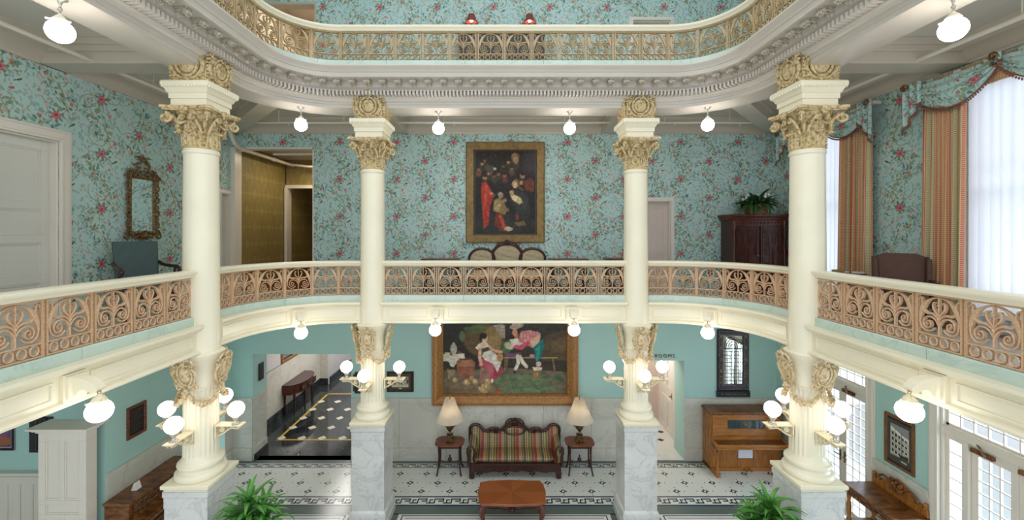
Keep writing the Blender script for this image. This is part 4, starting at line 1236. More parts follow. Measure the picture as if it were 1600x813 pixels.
def drape(name, label, cat, y0, y1, x, ztop, zbot, mat, folds, amp, group, gather=1.0, seed=1):
    rnd = random.Random(seed); ph = rnd.random()*6; w = y1-y0
    def fn(u, v):
        a = amp*(.55+.45*v)
        yy = y0+w*u; wave = math.sin(u*folds*2*PI+ph+.5*math.sin(u*7+v*1.2))
        xx = x-a*(.5+.5*wave)-.01*math.sin(u*31)
        return (xx, yy+.012*math.cos(u*folds*2*PI+ph), ztop+(zbot-ztop)*v, u*w*gather*1.6, (ztop-zbot)*(1-v))
    o = cloth_obj(name, cloth_grid(max(60, int(folds*12)), 14, fn), mat)
    return tag(o, label, cat, group)
drape('striped_drape', 'red and gold striped drape left of the large sheer-curtained window, at the armchair', 'curtain', 5.20, 5.74, 5.85, 6.75, 3.74, M['stripe'], 6, .10, 'striped drapes', 1.2, 2)
drape('striped_drape', 'red and gold striped drape right of the far window, behind the brown armchair', 'curtain', 6.56, 7.18, 5.85, 6.75, 3.74, M['stripe'], 6, .10, 'striped drapes', 1.2, 5)
drape('striped_drape', 'striped drape left of the far window, beside the dark carved cabinet', 'curtain', 8.06, 8.36, 5.85, 6.75, 3.74, M['stripe'], 5, .08, 'striped drapes', 1.2, 9)
drape('sheer_curtain', 'white sheer curtain over the large window at the right edge', 'curtain', 3.85, 5.36, 5.93, 6.9, 3.76, M['sheer'], 13, .04, 'sheer curtains', 1, 3)
drape('sheer_curtain', 'white sheer curtain over the far window beside the right front column', 'curtain', 7.02, 8.3, 5.93, 6.9, 3.76, M['sheer'], 11, .04, 'sheer curtains', 1, 4)
def valance(label, y0, y1, zt, drop, nsw):
    """swags across the window head with a tail at each end; y0 near, y1 far"""
    t = thing('valance', label, 'curtain', (XW, y1, zt), -PI/2, 'floral valances')
    w = y1-y0
    b = MB(); b.box(0, w, -.16, -.02, -.05, .0); make('pelmet_board', b, M['trimw'], t)
    def fnb(u, v): return (w*u, -.165-.012*math.sin(u*40), -.30*v, u*w*2.2, v*.3)
    cloth_obj('striped_header', cloth_grid(70, 4, fnb), M['stripe'], t)
    sw = w/nsw
    for k in range(nsw):
        c = k*sw
        def fn(u, v, c=c):
            base = .02+.10*abs(2*u-1)**2
            droop = drop*(math.sin(PI*u)**.8)
            z = -(.0+ (1-math.sin(PI*u))*.03) - v*(droop*.86+.09) - .05*math.sin(PI*u)*(1-v)
            y = -.18-.05*math.sin(PI*u)*math.sin(PI*v)-.018*math.sin(v*22+u*3)*(.4+.6*v)-.02
            return (c+sw*u, y, z, u*sw*1.1+k*.3, -v*(drop+.1)+.3)
        s = cloth_obj('swag', cloth_grid(36, 22, fn), M['swag'], t, .008)
        b = MB(); pts = []
        for i in range(41):
            u = i/40; p = fn(u, 1); pts.append((p[0], p[1]-.006, p[2]-.004))
        b.tube(pts, .009, 6)
        for i in range(0, 41, 1):
            p = pts[i]; b.ball((p[0], p[1]-.004, p[2]-.032), (.011, .011, .017), 6, 5)
        make('fringe', b, M['fringe'], t)
    for e in range(nsw+1):
        c = e*sw; end = e in (0, nsw); ww = .26 if end else .09; hh = drop*1.55 if end else .12
        sg = 1 if e == 0 else -1
        def fn(u, v, c=c, ww=ww, hh=hh, sg=sg, end=end):
            # zigzag cascade, longer at the outer edge
            L = hh*(1-.55*(u if end else abs(2*u-1)*.4))
            x = c+(sg*(u*ww-.06) if end else (u-.5)*ww)
            return (x, -.225-.028*math.sin(u*PI*5), .01-L*v, u*.6, -v*hh)
        cloth_obj('cascade', cloth_grid(30, 12, fn), M['swag'], t, .008)
        b = MB(); pts = [fn(i/30, 1)[:3] for i in range(31)]
        b.tube([(p[0], p[1]-.004, p[2]) for p in pts], .009, 6)
        for p in pts[::1]: b.ball((p[0], p[1]-.004, p[2]-.03), (.011, .011, .017), 6, 5)
        make('fringe', b, M['fringe'], t)
        b = MB()
        for i in range(9):
            a = i*2*PI/9; b.ball((c+.032*math.cos(a), -.27, -.03+.032*math.sin(a)), (.022, .02, .022), 7, 5)
        b.ball((c, -.285, -.03), .022, 8, 6)
        make('rosette', b, M['gold_dark'], t)
valance('blue floral swag valance with red fringe over the large window at the right edge', 3.72, 5.86, 7.05, .42, 2)
valance('blue floral swag valance over the far window, beside the right front column', 6.48, 8.6, 7.05, .42, 2)

# ---------------------------------------------------------------- sprinkler pipes
b = MB(); b.tube([(-5.27, 1, 7.17), (-5.27, 8.24, 7.17)], .028, 10)
for y in (2.2, 4.2, 6.2, 7.9): b.tube([(-5.27, y, 7.17), (-5.27, y, 7.42)], .008, 6)
b.tube([(-5.27, 8.24, 7.17), (5.27, 8.24, 7.17)], .020, 10)
for x in (-4.5, -3.2, -1.2, 1.2, 3.2, 4.5): b.tube([(x, 8.24, 7.17), (x, 8.24, 7.42)], .008, 6); b.lathe([(.012, -.05), (.02, -.045), (.008, -.03), (.01, 0)], 8, (x+.2, 8.24, 7.16))
b.tube([(5.27, 1, 7.17), (5.27, 8.24, 7.17)], .028, 10); b.tube([(5.27, 4.2, 7.17), (5.27, 4.2, 7.42)], .008, 6); b.tube([(5.27, 6.8, 7.17), (5.27, 6.8, 7.42)], .008, 6)
for x, y in ((-5.27, 8.24), (5.27, 8.24)): b.ball((x, y, 7.17), .04, 10, 8)
b.tube(smooth([(-5.27, 8.24, 7.17), (-5.62, 8.3, 7.17), (-5.68, 8.5, 7.12), (-5.68, 8.7, 6.85), (-5.68, 9.0, 6.78)], 5)+[(-5.68, 11.1, 6.78)], .04, 12)
for y in (8.98, 10.2): b.lathe([(.052, 0), (.052, .05)], 12, (0, 0, 0), 0, T(-5.68, y, 6.78) @ RX(PI/2))
b.tube([(-5.2, 9.3, 6.74), (-4.2, 9.3, 6.74)], .025, 8); b.tube([(-5.68, 10.9, 6.78), (-5.2, 10.9, 6.72), (-4.3, 10.9, 6.7)], .03, 8)
o = make('sprinkler_pipe', b, M['pipe']); tag(o, 'white sprinkler pipe running under the gallery ceiling and into the upper hallway', 'pipe')
t = thing('hall_sconce', 'small glowing bulb on the far wall of the upper hallway', 'lamp', (-4.95, 11.13, 6.02))
b = MB(); b.lathe([(.03, -.06), (.035, -.02), (.02, 0)], 10, (0, -.08, 0)); b.tube([(0, .06, -.05), (0, -.08, -.05)], .01, 6); make('arm', b, M['brass'], t)
b = MB(); b.ball((0, -.08, .045), .05, 12, 8); make('bulb', b, emit('warm bulb', (1, .78, .5), 30), t)

# ---------------------------------------------------------------- painted surfaces
class Canvas:
    """small painter: values live on the vertices of the picture's own grid"""
    def __init__(s, w, h, nx, ny, box, bg):
        s.w, s.h, s.nx, s.ny = w, h, nx, ny; s.x0, s.y0, s.x1, s.y1 = box
        gx = np.linspace(s.x0, s.x1, nx); gy = np.linspace(s.y1, s.y0, ny); s.X, s.Y = np.meshgrid(gx, gy)
        s.rng = np.random.RandomState(4); s.c = np.zeros((ny, nx, 3)); s.c[:] = lin(bg)
    def blend(s, m, col, a=1.0):
        m = (np.clip(m, 0, 1)*a)[..., None]; s.c = s.c*(1-m)+np.array(lin(col))*m
    def ell(s, cx, cy, rx, ry, col, rot=0, soft=.15, a=1.0):
        r = math.radians(rot); dx = s.X-cx; dy = s.Y-cy
        u = (dx*math.cos(r)+dy*math.sin(r))/rx; v = (-dx*math.sin(r)+dy*math.cos(r))/ry
        s.blend((1-np.sqrt(u*u+v*v))/soft+.5, col, a)
    def poly(s, pts, col, a=1.0, soft=1.2):
        n = len(pts); ins = np.zeros(s.X.shape, bool); dist = np.full(s.X.shape, 1e9); j = n-1
        for i in range(n):
            xi, yi = pts[i]; xj, yj = pts[j]
            if yi != yj:
                cond = ((yi > s.Y) != (yj > s.Y)) & (s.X < (xj-xi)*(s.Y-yi)/(yj-yi)+xi); ins ^= cond
            dx, dy = xj-xi, yj-yi; L = dx*dx+dy*dy or 1e-9
            t = np.clip(((s.X-xi)*dx+(s.Y-yi)*dy)/L, 0, 1); dist = np.minimum(dist, np.hypot(s.X-xi-t*dx, s.Y-yi-t*dy)); j = i
        s.blend(np.where(ins, 1, 0)*1.0*np.clip(dist/soft+.5, 0, 1)+np.where(~ins, np.clip(.5-dist/soft, 0, 1), 0), col, a)
    def line(s, pts, w, col, a=1.0):
        for (x0, y0), (x1, y1) in zip(pts[:-1], pts[1:]):
            dx, dy = x1-x0, y1-y0; L = dx*dx+dy*dy or 1e-9
            t = np.clip(((s.X-x0)*dx+(s.Y-y0)*dy)/L, 0, 1); d = np.hypot(s.X-x0-t*dx, s.Y-y0-t*dy); s.blend((w-d)/max(1, w*.4)+.5, col, a)
    def noise(s, amt=.1, cells=24):
        g = s.rng.rand(cells, cells); yy = np.linspace(0, cells-1.001, s.ny); xx = np.linspace(0, cells-1.001, s.nx)
        yi = yy.astype(int); xi = xx.astype(int); fy = (yy-yi)[:, None]; fx = (xx-xi)[None]
        n = g[yi][:, xi]*(1-fy)*(1-fx)+g[np.minimum(yi+1, cells-1)][:, xi]*fy*(1-fx)+g[yi][:, np.minimum(xi+1, cells-1)]*(1-fy)*fx+g[np.minimum(yi+1, cells-1)][:, np.minimum(xi+1, cells-1)]*fy*fx
        s.c *= (1+amt*(n-.5)*2)[..., None]
    def brush(s, n, length, w, amt):
        """short strokes picking up the colour underneath, lighter or darker"""
        sx = (s.x1-s.x0)/(s.nx-1); sy = (s.y1-s.y0)/(s.ny-1); R = int(length/sx)+3
        for _ in range(n):
            i = s.rng.randint(R, s.nx-R); j = s.rng.randint(R, s.ny-R); col = s.c[j, i]*(1+amt*s.rng.uniform(-1, 1))
            a = s.rng.uniform(0, PI); dx, dy = math.cos(a), math.sin(a)
            X = s.X[j-R:j+R, i-R:i+R]-s.X[j, i]; Y = s.Y[j-R:j+R, i-R:i+R]-s.Y[j, i]
            t_ = np.clip(X*dx+Y*dy, -length/2, length/2); d = np.hypot(X-t_*dx, Y-t_*dy)
            m = (np.clip((w-d)/w+.3, 0, 1)*.7)[..., None]; s.c[j-R:j+R, i-R:i+R] = s.c[j-R:j+R, i-R:i+R]*(1-m)+col*m
    def build(s, name, mat, parent, loc=(0, 0, 0)):
        xs = np.linspace(-s.w/2, s.w/2, s.nx); zs = np.linspace(-s.h/2, s.h/2, s.ny); b = MB()
        vs = [(x, 0, z) for z in zs for x in xs]; n = s.nx
        fs = [(j*n+i, j*n+i+1, (j+1)*n+i+1, (j+1)*n+i) for j in range(s.ny-1) for i in range(n-1)]
        b.add(vs, fs); col = np.concatenate([np.clip(s.c, 0, 1).reshape(-1, 3), np.ones((s.nx*s.ny, 1))], 1)
        o = make(name, b, mat, parent, flat=True, recalc=False, colors=col); o.location = loc; return o
def canvas_mat(rough):
    m, nt, b = newmat('painted canvas', (.5,.5,.5), rough, 0, .25)
    a = nt.nodes.new('ShaderNodeAttribute'); a.attribute_name = 'paint'; nt.links.new(a.outputs['Color'], b.inputs['Base Color']); return m
M['canvas'] = canvas_mat(.33); M['photo'] = canvas_mat(.25)
def frame_mb(w, h, prof):
    """mitred frame round a w x h opening; prof = [(outward, -y depth)]"""
    n = len(prof); vs = []
    for (sx, sz) in ((-1, -1), (1, -1), (1, 1), (-1, 1)):
        for o_, y in prof: vs.append((sx*(w/2+o_), y, sz*(h/2+o_)))
    fs = []
    for k in range(4):
        for i in range(n):
            i2 = (i+1)%n; k2 = (k+1)%4; fs.append((k*n+i, k*n+i2, k2*n+i2, k2*n+i))
    return MB().add(vs, fs)
def framed(name, label, cat, loc, rz, w, h, prof, fmat, cv, cmat, group=None):
    t = thing(name, label, cat, loc, rz, group)
    make('frame', frame_mb(w, h, prof), fmat, t, angle=25)
    cv.build('picture', cmat, t, (0, -.012, 0))
    b = MB(); b.box(-w/2-.01, w/2+.01, -.010, 0, -h/2-.01, h/2+.01); make('backing', b, M['black'], t)
    return t

# tavern scene, lower back wall
c = Canvas(2.72, 1.79, 272, 180, (150, 0, 1165, 648), '#3a3328')
c.ell(300, 200, 280, 240, '#2c261e', 0, .6); c.poly([(150,460),(700,440),(1165,470),(1165,648),(150,648)], '#6a5f4a'); c.ell(760, 580, 300, 90, '#687856', 0, .5, .9); c.ell(400, 600, 220, 60, '#7d6a52', 0, .5, .8)
c.poly([(980,190),(1165,130),(1165,380),(960,380)], '#55452f'); c.poly([(1040,220),(1165,190),(1165,300),(1020,330)], '#6b5639', .8)
for (x, y) in ((640,540),(720,600),(830,590),(760,540)): c.line([(x, y), (x+110, y-8)], 2, '#45503a', .8)
c.line([(690,500),(740,640)], 2, '#45503a', .8); c.line([(860,520),(960,640)], 2, '#45503a', .7)
c.ell(500, 225, 185, 135, '#5f4a2c', 12, .12); c.ell(545, 230, 92, 128, '#7a5f38', 10, .06); c.ell(547, 230, 80, 115, '#957a4a', 10, .06)
for k in range(5): c.line([(500+k*24, 125), (512+k*24, 335)], 1.4, '#6d5530', .8)
c.ell(430, 130, 70, 26, '#55663a', -10, .3); c.ell(310, 190, 24, 40, '#5a6a42', 0, .4); c.ell(370, 140, 50, 22, '#4d5c34', 20, .4)
c.poly([(560,100),(640,96),(690,120),(672,200),(630,205)], '#a59a88'); c.line([(625,130),(680,130)], 3, '#6e6455'); c.line([(625,155),(680,155)], 3, '#6e6455')
c.poly([(655,110),(720,100),(735,240),(660,230)], '#3a2c26')
# table with jug, jar, gourds
c.poly([(155,330),(325,325),(332,365),(290,362),(240,432),(215,425),(200,388),(155,385)], '#cfc7b4'); c.ell(240, 290, 27, 42, '#a9a692', 0, .15); c.ell(240, 250, 12, 14, '#b8b5a0', 0, .2); c.ell(286, 316, 10, 8, '#a43a2c'); c.ell(220, 334, 11, 8, '#a43a2c'); c.ell(190, 322, 24, 6, '#c4b894')
c.poly([(262,385),(300,365),(380,365),(418,400),(408,470),(378,525),(300,525),(270,470)], '#8f5a42'); c.ell(345, 410, 60, 36, '#aa7458', 0, .4); c.ell(340, 370, 44, 8, '#6a4030'); c.line([(265,435),(412,435)], 3, '#75452f')
c.poly([(185,448),(250,452),(255,470),(232,500),(200,500)], '#8f7a5c', .9); c.line([(205,470),(200,520)], 6, '#9a8466')
for (x, y, r) in ((348,553,27),(385,520,20),(415,548,25),(515,545,27),(490,600,40),(455,600,18),(510,590,30),(250,535,20)): c.ell(x, y, r, r*.95, '#a58a5e', 0, .2); c.ell(x-r*.2, y-r*.2, r*.4, r*.6, '#c9ac7c', 0, .5); c.line([(x, y-r), (x+3, y-r-18)], 2.5, '#7a6442')
c.ell(597, 622, 26, 14, '#a34a30', -20, .3)
# seated woman
c.poly([(470,360),(560,380),(610,400),(640,440),(636,478),(590,520),(545,560),(520,470),(470,440),(440,420)], '#b04a54'); c.ell(540, 440, 50, 46, '#c0606a', 20, .5); c.poly([(560,400),(610,400),(636,478),(575,530)], '#953a48', .9)
c.poly([(485,315),(545,300),(600,350),(628,395),(596,475),(560,405),(500,380),(470,345)], '#dcd3c4'); c.poly([(450,262),(520,248),(528,300),(470,318)], '#4c4436')
c.poly([(415,280),(440,250),(480,236),(515,240),(528,270),(470,285),(445,300)], '#e2cdb4'); c.line([(455,295),(452,360),(466,410)], 13, '#d6a888'); c.line([(528,270),(575,305),(630,312)], 10, '#d6a888')
c.ell(493, 205, 24, 32, '#d9ab8c', 12, .15); c.ell(482, 185, 30, 24, '#221a16', 0, .2); c.ell(460, 210, 12, 26, '#221a16', 0, .3); c.line([(488,232),(492,250)], 9, '#d6a888')
c.ell(616, 357, 27, 32, '#b48a5c', 0, .12); c.poly([(455,440),(520,430),(540,500),(470,560),(448,560)], '#9a6f60', .9); c.ell(554, 540, 9, 16, '#e3dccf')
# bench and men
c.poly([(650,352),(1085,352),(1085,364),(650,364)], '#a3865c'); c.line([(660,364),(655,460)], 5, '#8f734d'); c.line([(1045,364),(1062,460)], 5, '#8f734d'); c.line([(675,364),(672,440)], 4, '#8f734d')
c.poly([(640,235),(690,220),(720,250),(700,310),(650,330),(632,290)], '#3f6a42'); c.ell(690, 265, 40, 26, '#c8b894', 20, .3); c.ell(745, 190, 22, 26, '#b4745a', 0, .2); c.ell(712, 200, 24, 22, '#2a1d18', 0, .3)
c.poly([(650,320),(790,318),(785,352),(700,356),(655,350)], '#6b4b60'); c.line([(760,345),(765,400),(740,455)], 13, '#d6c8b4'); c.line([(780,350),(800,390),(832,428)], 13, '#d8cbb8'); c.ell(736, 470, 16, 12, '#26394a'); c.poly([(690,215),(760,205),(800,245),(770,270),(720,262)], '#ddd0c0')
c.poly([(780,150),(860,140),(940,160),(945,200),(930,265),(870,275),(820,250),(770,235)], '#cc7e7c')
for k in range(6): c.line([(790+k*26, 150), (800+k*24, 260)], 3, '#e3b0a2', .8)
c.line([(850,235),(790,280),(745,270)], 16, '#c8546a'); c.poly([(860,240),(900,200),(948,165),(940,225),(880,285)], '#d8b48e', .9)
c.poly([(890,275),(970,205),(975,270),(955,350),(915,405),(898,350)], '#1f6b66'); c.poly([(905,285),(940,270),(935,350),(912,390)], '#2f8a80'); c.ell(930, 408, 22, 20, '#dfb9ae'); c.poly([(880,432),(960,435),(955,458),(895,462)], '#d9cba6'); c.ell(905, 495, 22, 32, '#9a7444', 20, .2); c.ell(878, 345, 20, 14, '#c8838a')
c.ell(748, 135, 46, 34, '#2e1f18', 10, .2); c.ell(738, 158, 22, 26, '#c88a6c', 0, .2); c.ell(752, 108, 58, 22, '#b6a08c', -12, .12); c.ell(758, 92, 42, 24, '#c4b09a', 0, .12)
c.ell(980, 510, 14, 9, '#2d6a50'); c.ell(1100, 522, 46, 10, '#41664a', 8, .3); c.ell(1070, 508, 16, 9, '#2d6a50')
c.noise(.30, 45); c.brush(7000, 7, 1.9, .35); c.noise(.16, 20)
PROFG = [(-.02, -.014), (-.015, -.035), (.0, -.05), (.03, -.04), (.06, -.055), (.10, -.085), (.14, -.105), (.17, -.11), (.19, -.095), (.215, -.10), (.225, -.08), (.22, 0), (-.02, 0)]
M['frame_gold'] = antique('carved gilt frame', '#a8773e', '#855a2a', 30, .35, .35, .6, .25)
t = framed('framed_painting', 'large gilt-framed tavern painting of people drinking by a barrel, above the striped sofa', 'painting', (.015, YW, 2.34), 0, 2.72, 1.79, PROFG, M['frame_gold'], c, M['canvas'])
# dark devotional group scene, upper back wall
c = Canvas(1.30, 1.79, 150, 206, (148, 106, 517, 617), '#211a15')
c.ell(330, 200, 160, 110, '#2c221b', 0, .7); c.ell(300, 560, 200, 60, '#2a2c22', 0, .6); c.ell(490, 170, 50, 70, '#3c2f30', 0, .7)
rnd = random.Random(11)
for (x, y) in ((170,215),(205,160),(232,240),(262,258),(290,246),(320,195),(352,170),(385,150),(402,175),(372,212),(240,200),(330,255),(190,180)):
    c.ell(x, y+22, 17, 26, rnd.choice(['#6a3222', '#44402a', '#54402a', '#73482c', '#3a3626', '#7a5230']), rnd.uniform(-20, 20), .4); c.ell(x, y, 10, 13, rnd.choice(['#a87a58', '#8d654a', '#75543c']), rnd.uniform(-20, 20), .25); c.ell(x, y-9, 11, 7, '#33241a', 0, .3)
c.ell(240, 212, 28, 22, '#4a4a3a', 0, .3); c.ell(268, 214, 9, 8, '#c9c2b0')
c.ell(395, 140, 24, 24, '#8f6a4c', 0, .4); c.ell(398, 160, 18, 20, '#a98560', 0, .4)
c.poly([(188,300),(212,288),(245,345),(262,385),(240,440),(228,560),(200,590),(188,440),(182,360)], '#a33422'); c.poly([(205,300),(225,320),(215,440),(202,470)], '#c94a2e', .8); c.ell(206, 272, 13, 18, '#a87a5a', 0, .2); c.ell(206, 258, 13, 8, '#2a1d14'); c.ell(205, 288, 9, 9, '#4a3424'); c.line([(225,350),(262,378)], 8, '#9a4a30'); c.ell(248, 368, 11, 6, '#b58c68')
c.poly([(262,408),(290,395),(320,410),(345,470),(330,500),(300,490),(258,478)], '#8a7344'); c.ell(285, 440, 22, 34, '#a68c58', 10, .4); c.ell(306, 380, 15, 18, '#b08a66', 0, .25); c.ell(300, 372, 15, 12, '#9c9080', 0, .3); c.ell(296, 440, 10, 12, '#c09a72'); c.ell(330, 410, 11, 14, '#a37c5a')
c.poly([(275,490),(310,495),(340,560),(345,600),(300,600),(265,560)], '#7c2c1e'); c.poly([(290,500),(306,500),(335,575),(318,585)], '#b04e2c'); c.ell(352, 588, 26, 13, '#c8b48c', 5, .25); c.ell(340, 470, 18, 10, '#6e5a3c')
c.poly([(372,345),(410,318),(450,360),(478,430),(490,500),(440,545),(398,540),(400,450),(355,410)], '#2c2c22'); c.ell(430, 420, 46, 60, '#34362c', 0, .5); c.ell(392, 312, 17, 22, '#c9a078', -12, .2); c.ell(400, 306, 24, 27, '#a88a56', 0, .08, .35); c.ell(392, 314, 14, 19, '#caa27c', -12, .2); c.line([(420,330),(440,345)], 6, '#6e4a2c')
c.poly([(362,375),(385,372),(430,395),(440,425),(420,436),(375,405)], '#c4ab7c'); c.ell(373, 362, 13, 14, '#c69c74'); c.ell(400, 402, 30, 14, '#d4bd90', 28, .4); c.ell(405, 515, 12, 18, '#7a2f34', 0, .4); c.poly([(388,548),(450,540),(462,566),(405,572)], '#7d6238', .8)
c.poly([(440,290),(490,272),(512,300),(508,360),(460,350)], '#6a3420'); c.ell(438, 258, 14, 18, '#a87c5a', -10, .2); c.ell(440, 246, 15, 9, '#2c1c14'); c.ell(432, 300, 10, 14, '#b08660')
for k in range(260):
    a = rnd.random()*2*PI; xx = 150+rnd.random()*365; yy = 110+rnd.random()*500; L = 3+rnd.random()*9
    c.line([(xx, yy), (xx+L*math.cos(a), yy+L*math.sin(a))], .8+rnd.random()*1.2, rnd.choice(['#15110c', '#1c1610', '#5a4328', '#7a5c38', '#3a2a1a', '#8a6c44']), .35)
c.noise(.35, 60); c.brush(5000, 7, 1.7, .45); c.noise(.25, 25)
M['frame_bronze'] = antique('old bronze frame', '#8a6c35', '#6c5226', 12, .4, .3, .6, .2)
PROFF = [(-.015, -.014), (-.01, -.03), (.0, -.045), (.02, -.04), (.14, -.055), (.155, -.065), (.165, -.05), (.165, 0), (-.015, 0)]
framed('framed_painting', 'tall dark group scene painting in a flat bronze frame, on the upper floral wallpaper', 'painting', (.02, YW, 5.85), 0, 1.38, 1.86, PROFF, M['frame_bronze'], c, M['canvas'])

# small framed photographs
PROFS = [(-.01, -.012), (-.005, -.022), (.01, -.028), (.03, -.026), (.035, 0), (-.01, 0)]
def photo_group(nx=90, ny=56):
    c = Canvas(.48, .36, nx, ny, (0, 0, 100, 70), '#4b4a3c'); c.poly([(12,12),(88,12),(88,58),(12,58)], '#b3a894'); c.poly([(12,12),(88,12),(88,30),(12,34)], '#8e8674')
    r = random.Random(5)
    for i in range(34): c.ell(14+r.random()*72, 30+r.random()*16, 1.6+r.random()*2, 2.5+r.random()*3, r.choice(['#3c3832', '#5a5248', '#d4cbb8', '#2c2a26']), 0, .4)
    c.poly([(12,48),(88,48),(88,58),(12,58)], '#c8beaa'); c.poly([(44,62),(58,62),(58,65),(44,65)], '#d4d0c0'); return c
framed('framed_photograph', 'small brown-framed sepia group photograph, right of the left rear column', 'picture', (-2.27, YW, 1.72), 0, .52, .38, PROFS, M['dark_wood'], photo_group(), M['photo'])
c = Canvas(.50, .38, 60, 44, (0, 0, 100, 70), '#4b4a3c'); c.poly([(8,8),(92,8),(92,40),(8,40)], '#b8b09c'); c.poly([(20,46),(80,46),(80,56),(20,56)], '#cfc9b8'); c.ell(50, 26, 26, 10, '#6d6858', 0, .4)
framed('framed_photograph', 'small dark-framed picture on the green wall, half hidden left of the left rear column', 'picture', (-3.05, YW, 1.70), 0, .36, .40, PROFS, M['dark_wood'], c, M['photo'])
# building photograph, lower right wall
c = Canvas(.40, .62, 80, 124, (0, 0, 100, 150), '#4a473f'); c.poly([(16,14),(88,14),(88,128),(16,128)], '#c9c6bc'); c.poly([(16,14),(88,14),(88,46),(40,40),(16,24)], '#8e8f8c'); c.poly([(18,26),(86,52),(86,58),(18,32)], '#ece9e2')
for j in range(4):
    for i in range(5): c.poly([(21+i*13, 42+j*21+i*3), (29+i*13, 44+j*21+i*3), (29+i*13, 56+j*21+i*2), (21+i*13, 54+j*21+i*2)], '#2c2a28'); c.line([(20+i*13, 60+j*21+i*2), (31+i*13, 62+j*21+i*2)], 1, '#3a3733')
c.line([(34,30),(34,124)], 1, '#4c4a46'); c.line([(60,36),(60,126)], 1, '#4c4a46'); c.poly([(52,116),(86,112),(86,128),(52,128)], '#3a3935'); c.poly([(58,136),(80,136),(80,140),(58,140)], '#d8d2b8')
M['frame_brown'] = wood('plain brown frame', '#8a5a32', '#5d3819', 'Z', 6, .35)
framed('framed_photograph', 'black and white photograph of a balconied building in a brown frame, right teal wall', 'picture', (XW, 6.20, 1.81), -PI/2, .40, .70, PROFS, M['frame_brown'], c, M['photo'])
# dark plaque, lower left wall
c = Canvas(.30, .42, 40, 60, (0, 0, 30, 42), '#2b2421')
for j in range(9): c.line([(5, 5+j*4), (25-(j%3)*3, 5+j*4)], .5, '#5c4c40', .7)
framed('wall_plaque', 'dark lettered plaque in a red-brown frame, on the left teal wall', 'plaque', (-XW, 6.66, 1.95), PI/2, .28, .44, PROFS, M['mahog'], c, M['photo'])
# pictures in the side room
c = Canvas(.6, .5, 60, 50, (0, 0, 60, 50), '#d8d2d8'); c.poly([(6,6),(54,6),(54,44),(6,44)], '#4a3c5c'); c.ell(30, 20, 22, 12, '#7a5a80', 0, .5); c.ell(40, 34, 16, 8, '#a0604a', 0, .5); c.ell(15, 34, 10, 8, '#5c4a3a', 0, .5)
framed('framed_picture', 'purple-toned picture in a black frame at the lower left edge of the photo', 'picture', (-8.47, 6.9, 1.58), 0, .52, .42, PROFS, M['black'], c, M['photo'])
c = Canvas(.4, .6, 20, 30, (0, 0, 20, 30), '#3a3234')
framed('framed_picture', 'narrow dark picture just left of the white panelled pier', 'picture', (-7.73, 6.9, 1.6), 0, .14, .50, PROFS, M['black'], c, M['photo'])
c = Canvas(.3, .4, 20, 30, (0, 0, 20, 30), '#8f7a60'); c.ell(10, 14, 6, 9, '#5b4632', 0, .4)
framed('framed_picture', 'small brown picture at the rear right corner, above the player piano', 'picture', (XW, 8.55, 1.75), -PI/2, .26, .42, PROFS, M['frame_brown'], c, M['photo'])
# lettering over the passage
cu = bpy.data.curves.new('letters', 'FONT'); cu.body = 'ROOMS'; cu.size = .105; cu.extrude = .006; cu.align_x = 'RIGHT'; cu.space_character = 1.35
to = bpy.data.objects.new('tmp', cu); COL.objects.link(to); bpy.context.view_layer.update()
me = bpy.data.meshes.new_from_object(to.evaluated_get(bpy.context.evaluated_depsgraph_get())); bpy.data.objects.remove(to)
o = bpy.data.objects.new('sign_lettering', me); COL.objects.link(o); o.location = (3.72, YW-.008, 2.25); o.rotation_euler = (PI/2, 0, 0); me.materials.clear(); me.materials.append(M['gold_dark'])
tag(o, 'small dark gilt letters reading ROOMS over the right-hand passage opening', 'sign')
# tall mirror; dark bars and arcs on its glass stand in for reflected window muntins
t = thing('tall_mirror', 'tall mirror with modelled window-bar reflection in a black and gilt frame above the player piano', 'mirror', (4.98, YW, 2.20))
b = frame_mb(.42, 1.06, [(-.01, -.012), (0, -.03), (.02, -.035), (.10, -.035), (.12, -.045), (.135, -.03), (.135, 0), (-.01, 0)]); make('frame', b, paint('blue black lacquer', '#23263a', .25), t, angle=25)
b = MB()
for (w_, h_) in ((.46, 1.10), (.62, 1.26)):
    b.join(frame_mb(w_, h_, [(-.006, -.040), (.006, -.040), (.006, -.030), (-.006, -.030)]))
for j in range(9):
    for sx in (-1, 1): b.box(sx*.27-.022, sx*.27+.022, -.040, -.034, -.52+j*.125, -.45+j*.125) if j % 2 == 0 else b.ball((sx*.27, -.036, -.485+j*.125), (.014, .006, .03), 8, 5)
make('gilt_inlay', b, M['gold_dark'], t)
b = MB(); b.box(-.36, .36, -.05, 0, -.80, -.675); b.join(frame_mb(.66, .08, [(-.006, -.054), (.006, -.054), (.006, -.045), (-.006, -.045)]), T(0, 0, -.737)); make('base_panel', b, M['black'], t)
b = MB(); b.ball((0, -.05, -.737), (.05, .012, .02), 10, 6); b.box(-.26, .26, -.056, -.05, -.741, -.733)
for sx in (-1, 1): b.ball((sx*.12, -.05, -.737), (.03, .01, .016), 8, 5); b.ball((sx*.25, -.05, -.737), (.02, .01, .02), 8, 5)
make('gilt_scroll', b, M['gold_dark'], t)
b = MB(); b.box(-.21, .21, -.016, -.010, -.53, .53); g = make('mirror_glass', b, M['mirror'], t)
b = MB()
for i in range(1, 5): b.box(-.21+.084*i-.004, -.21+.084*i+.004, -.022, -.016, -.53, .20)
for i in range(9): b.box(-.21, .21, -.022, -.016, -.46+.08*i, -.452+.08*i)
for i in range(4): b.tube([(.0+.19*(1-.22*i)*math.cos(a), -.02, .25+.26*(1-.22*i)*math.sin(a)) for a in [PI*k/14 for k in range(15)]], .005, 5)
b.box(-.21, .21, -.024, -.014, .235, .255); make('reflected_bars', b, M['black'], t)

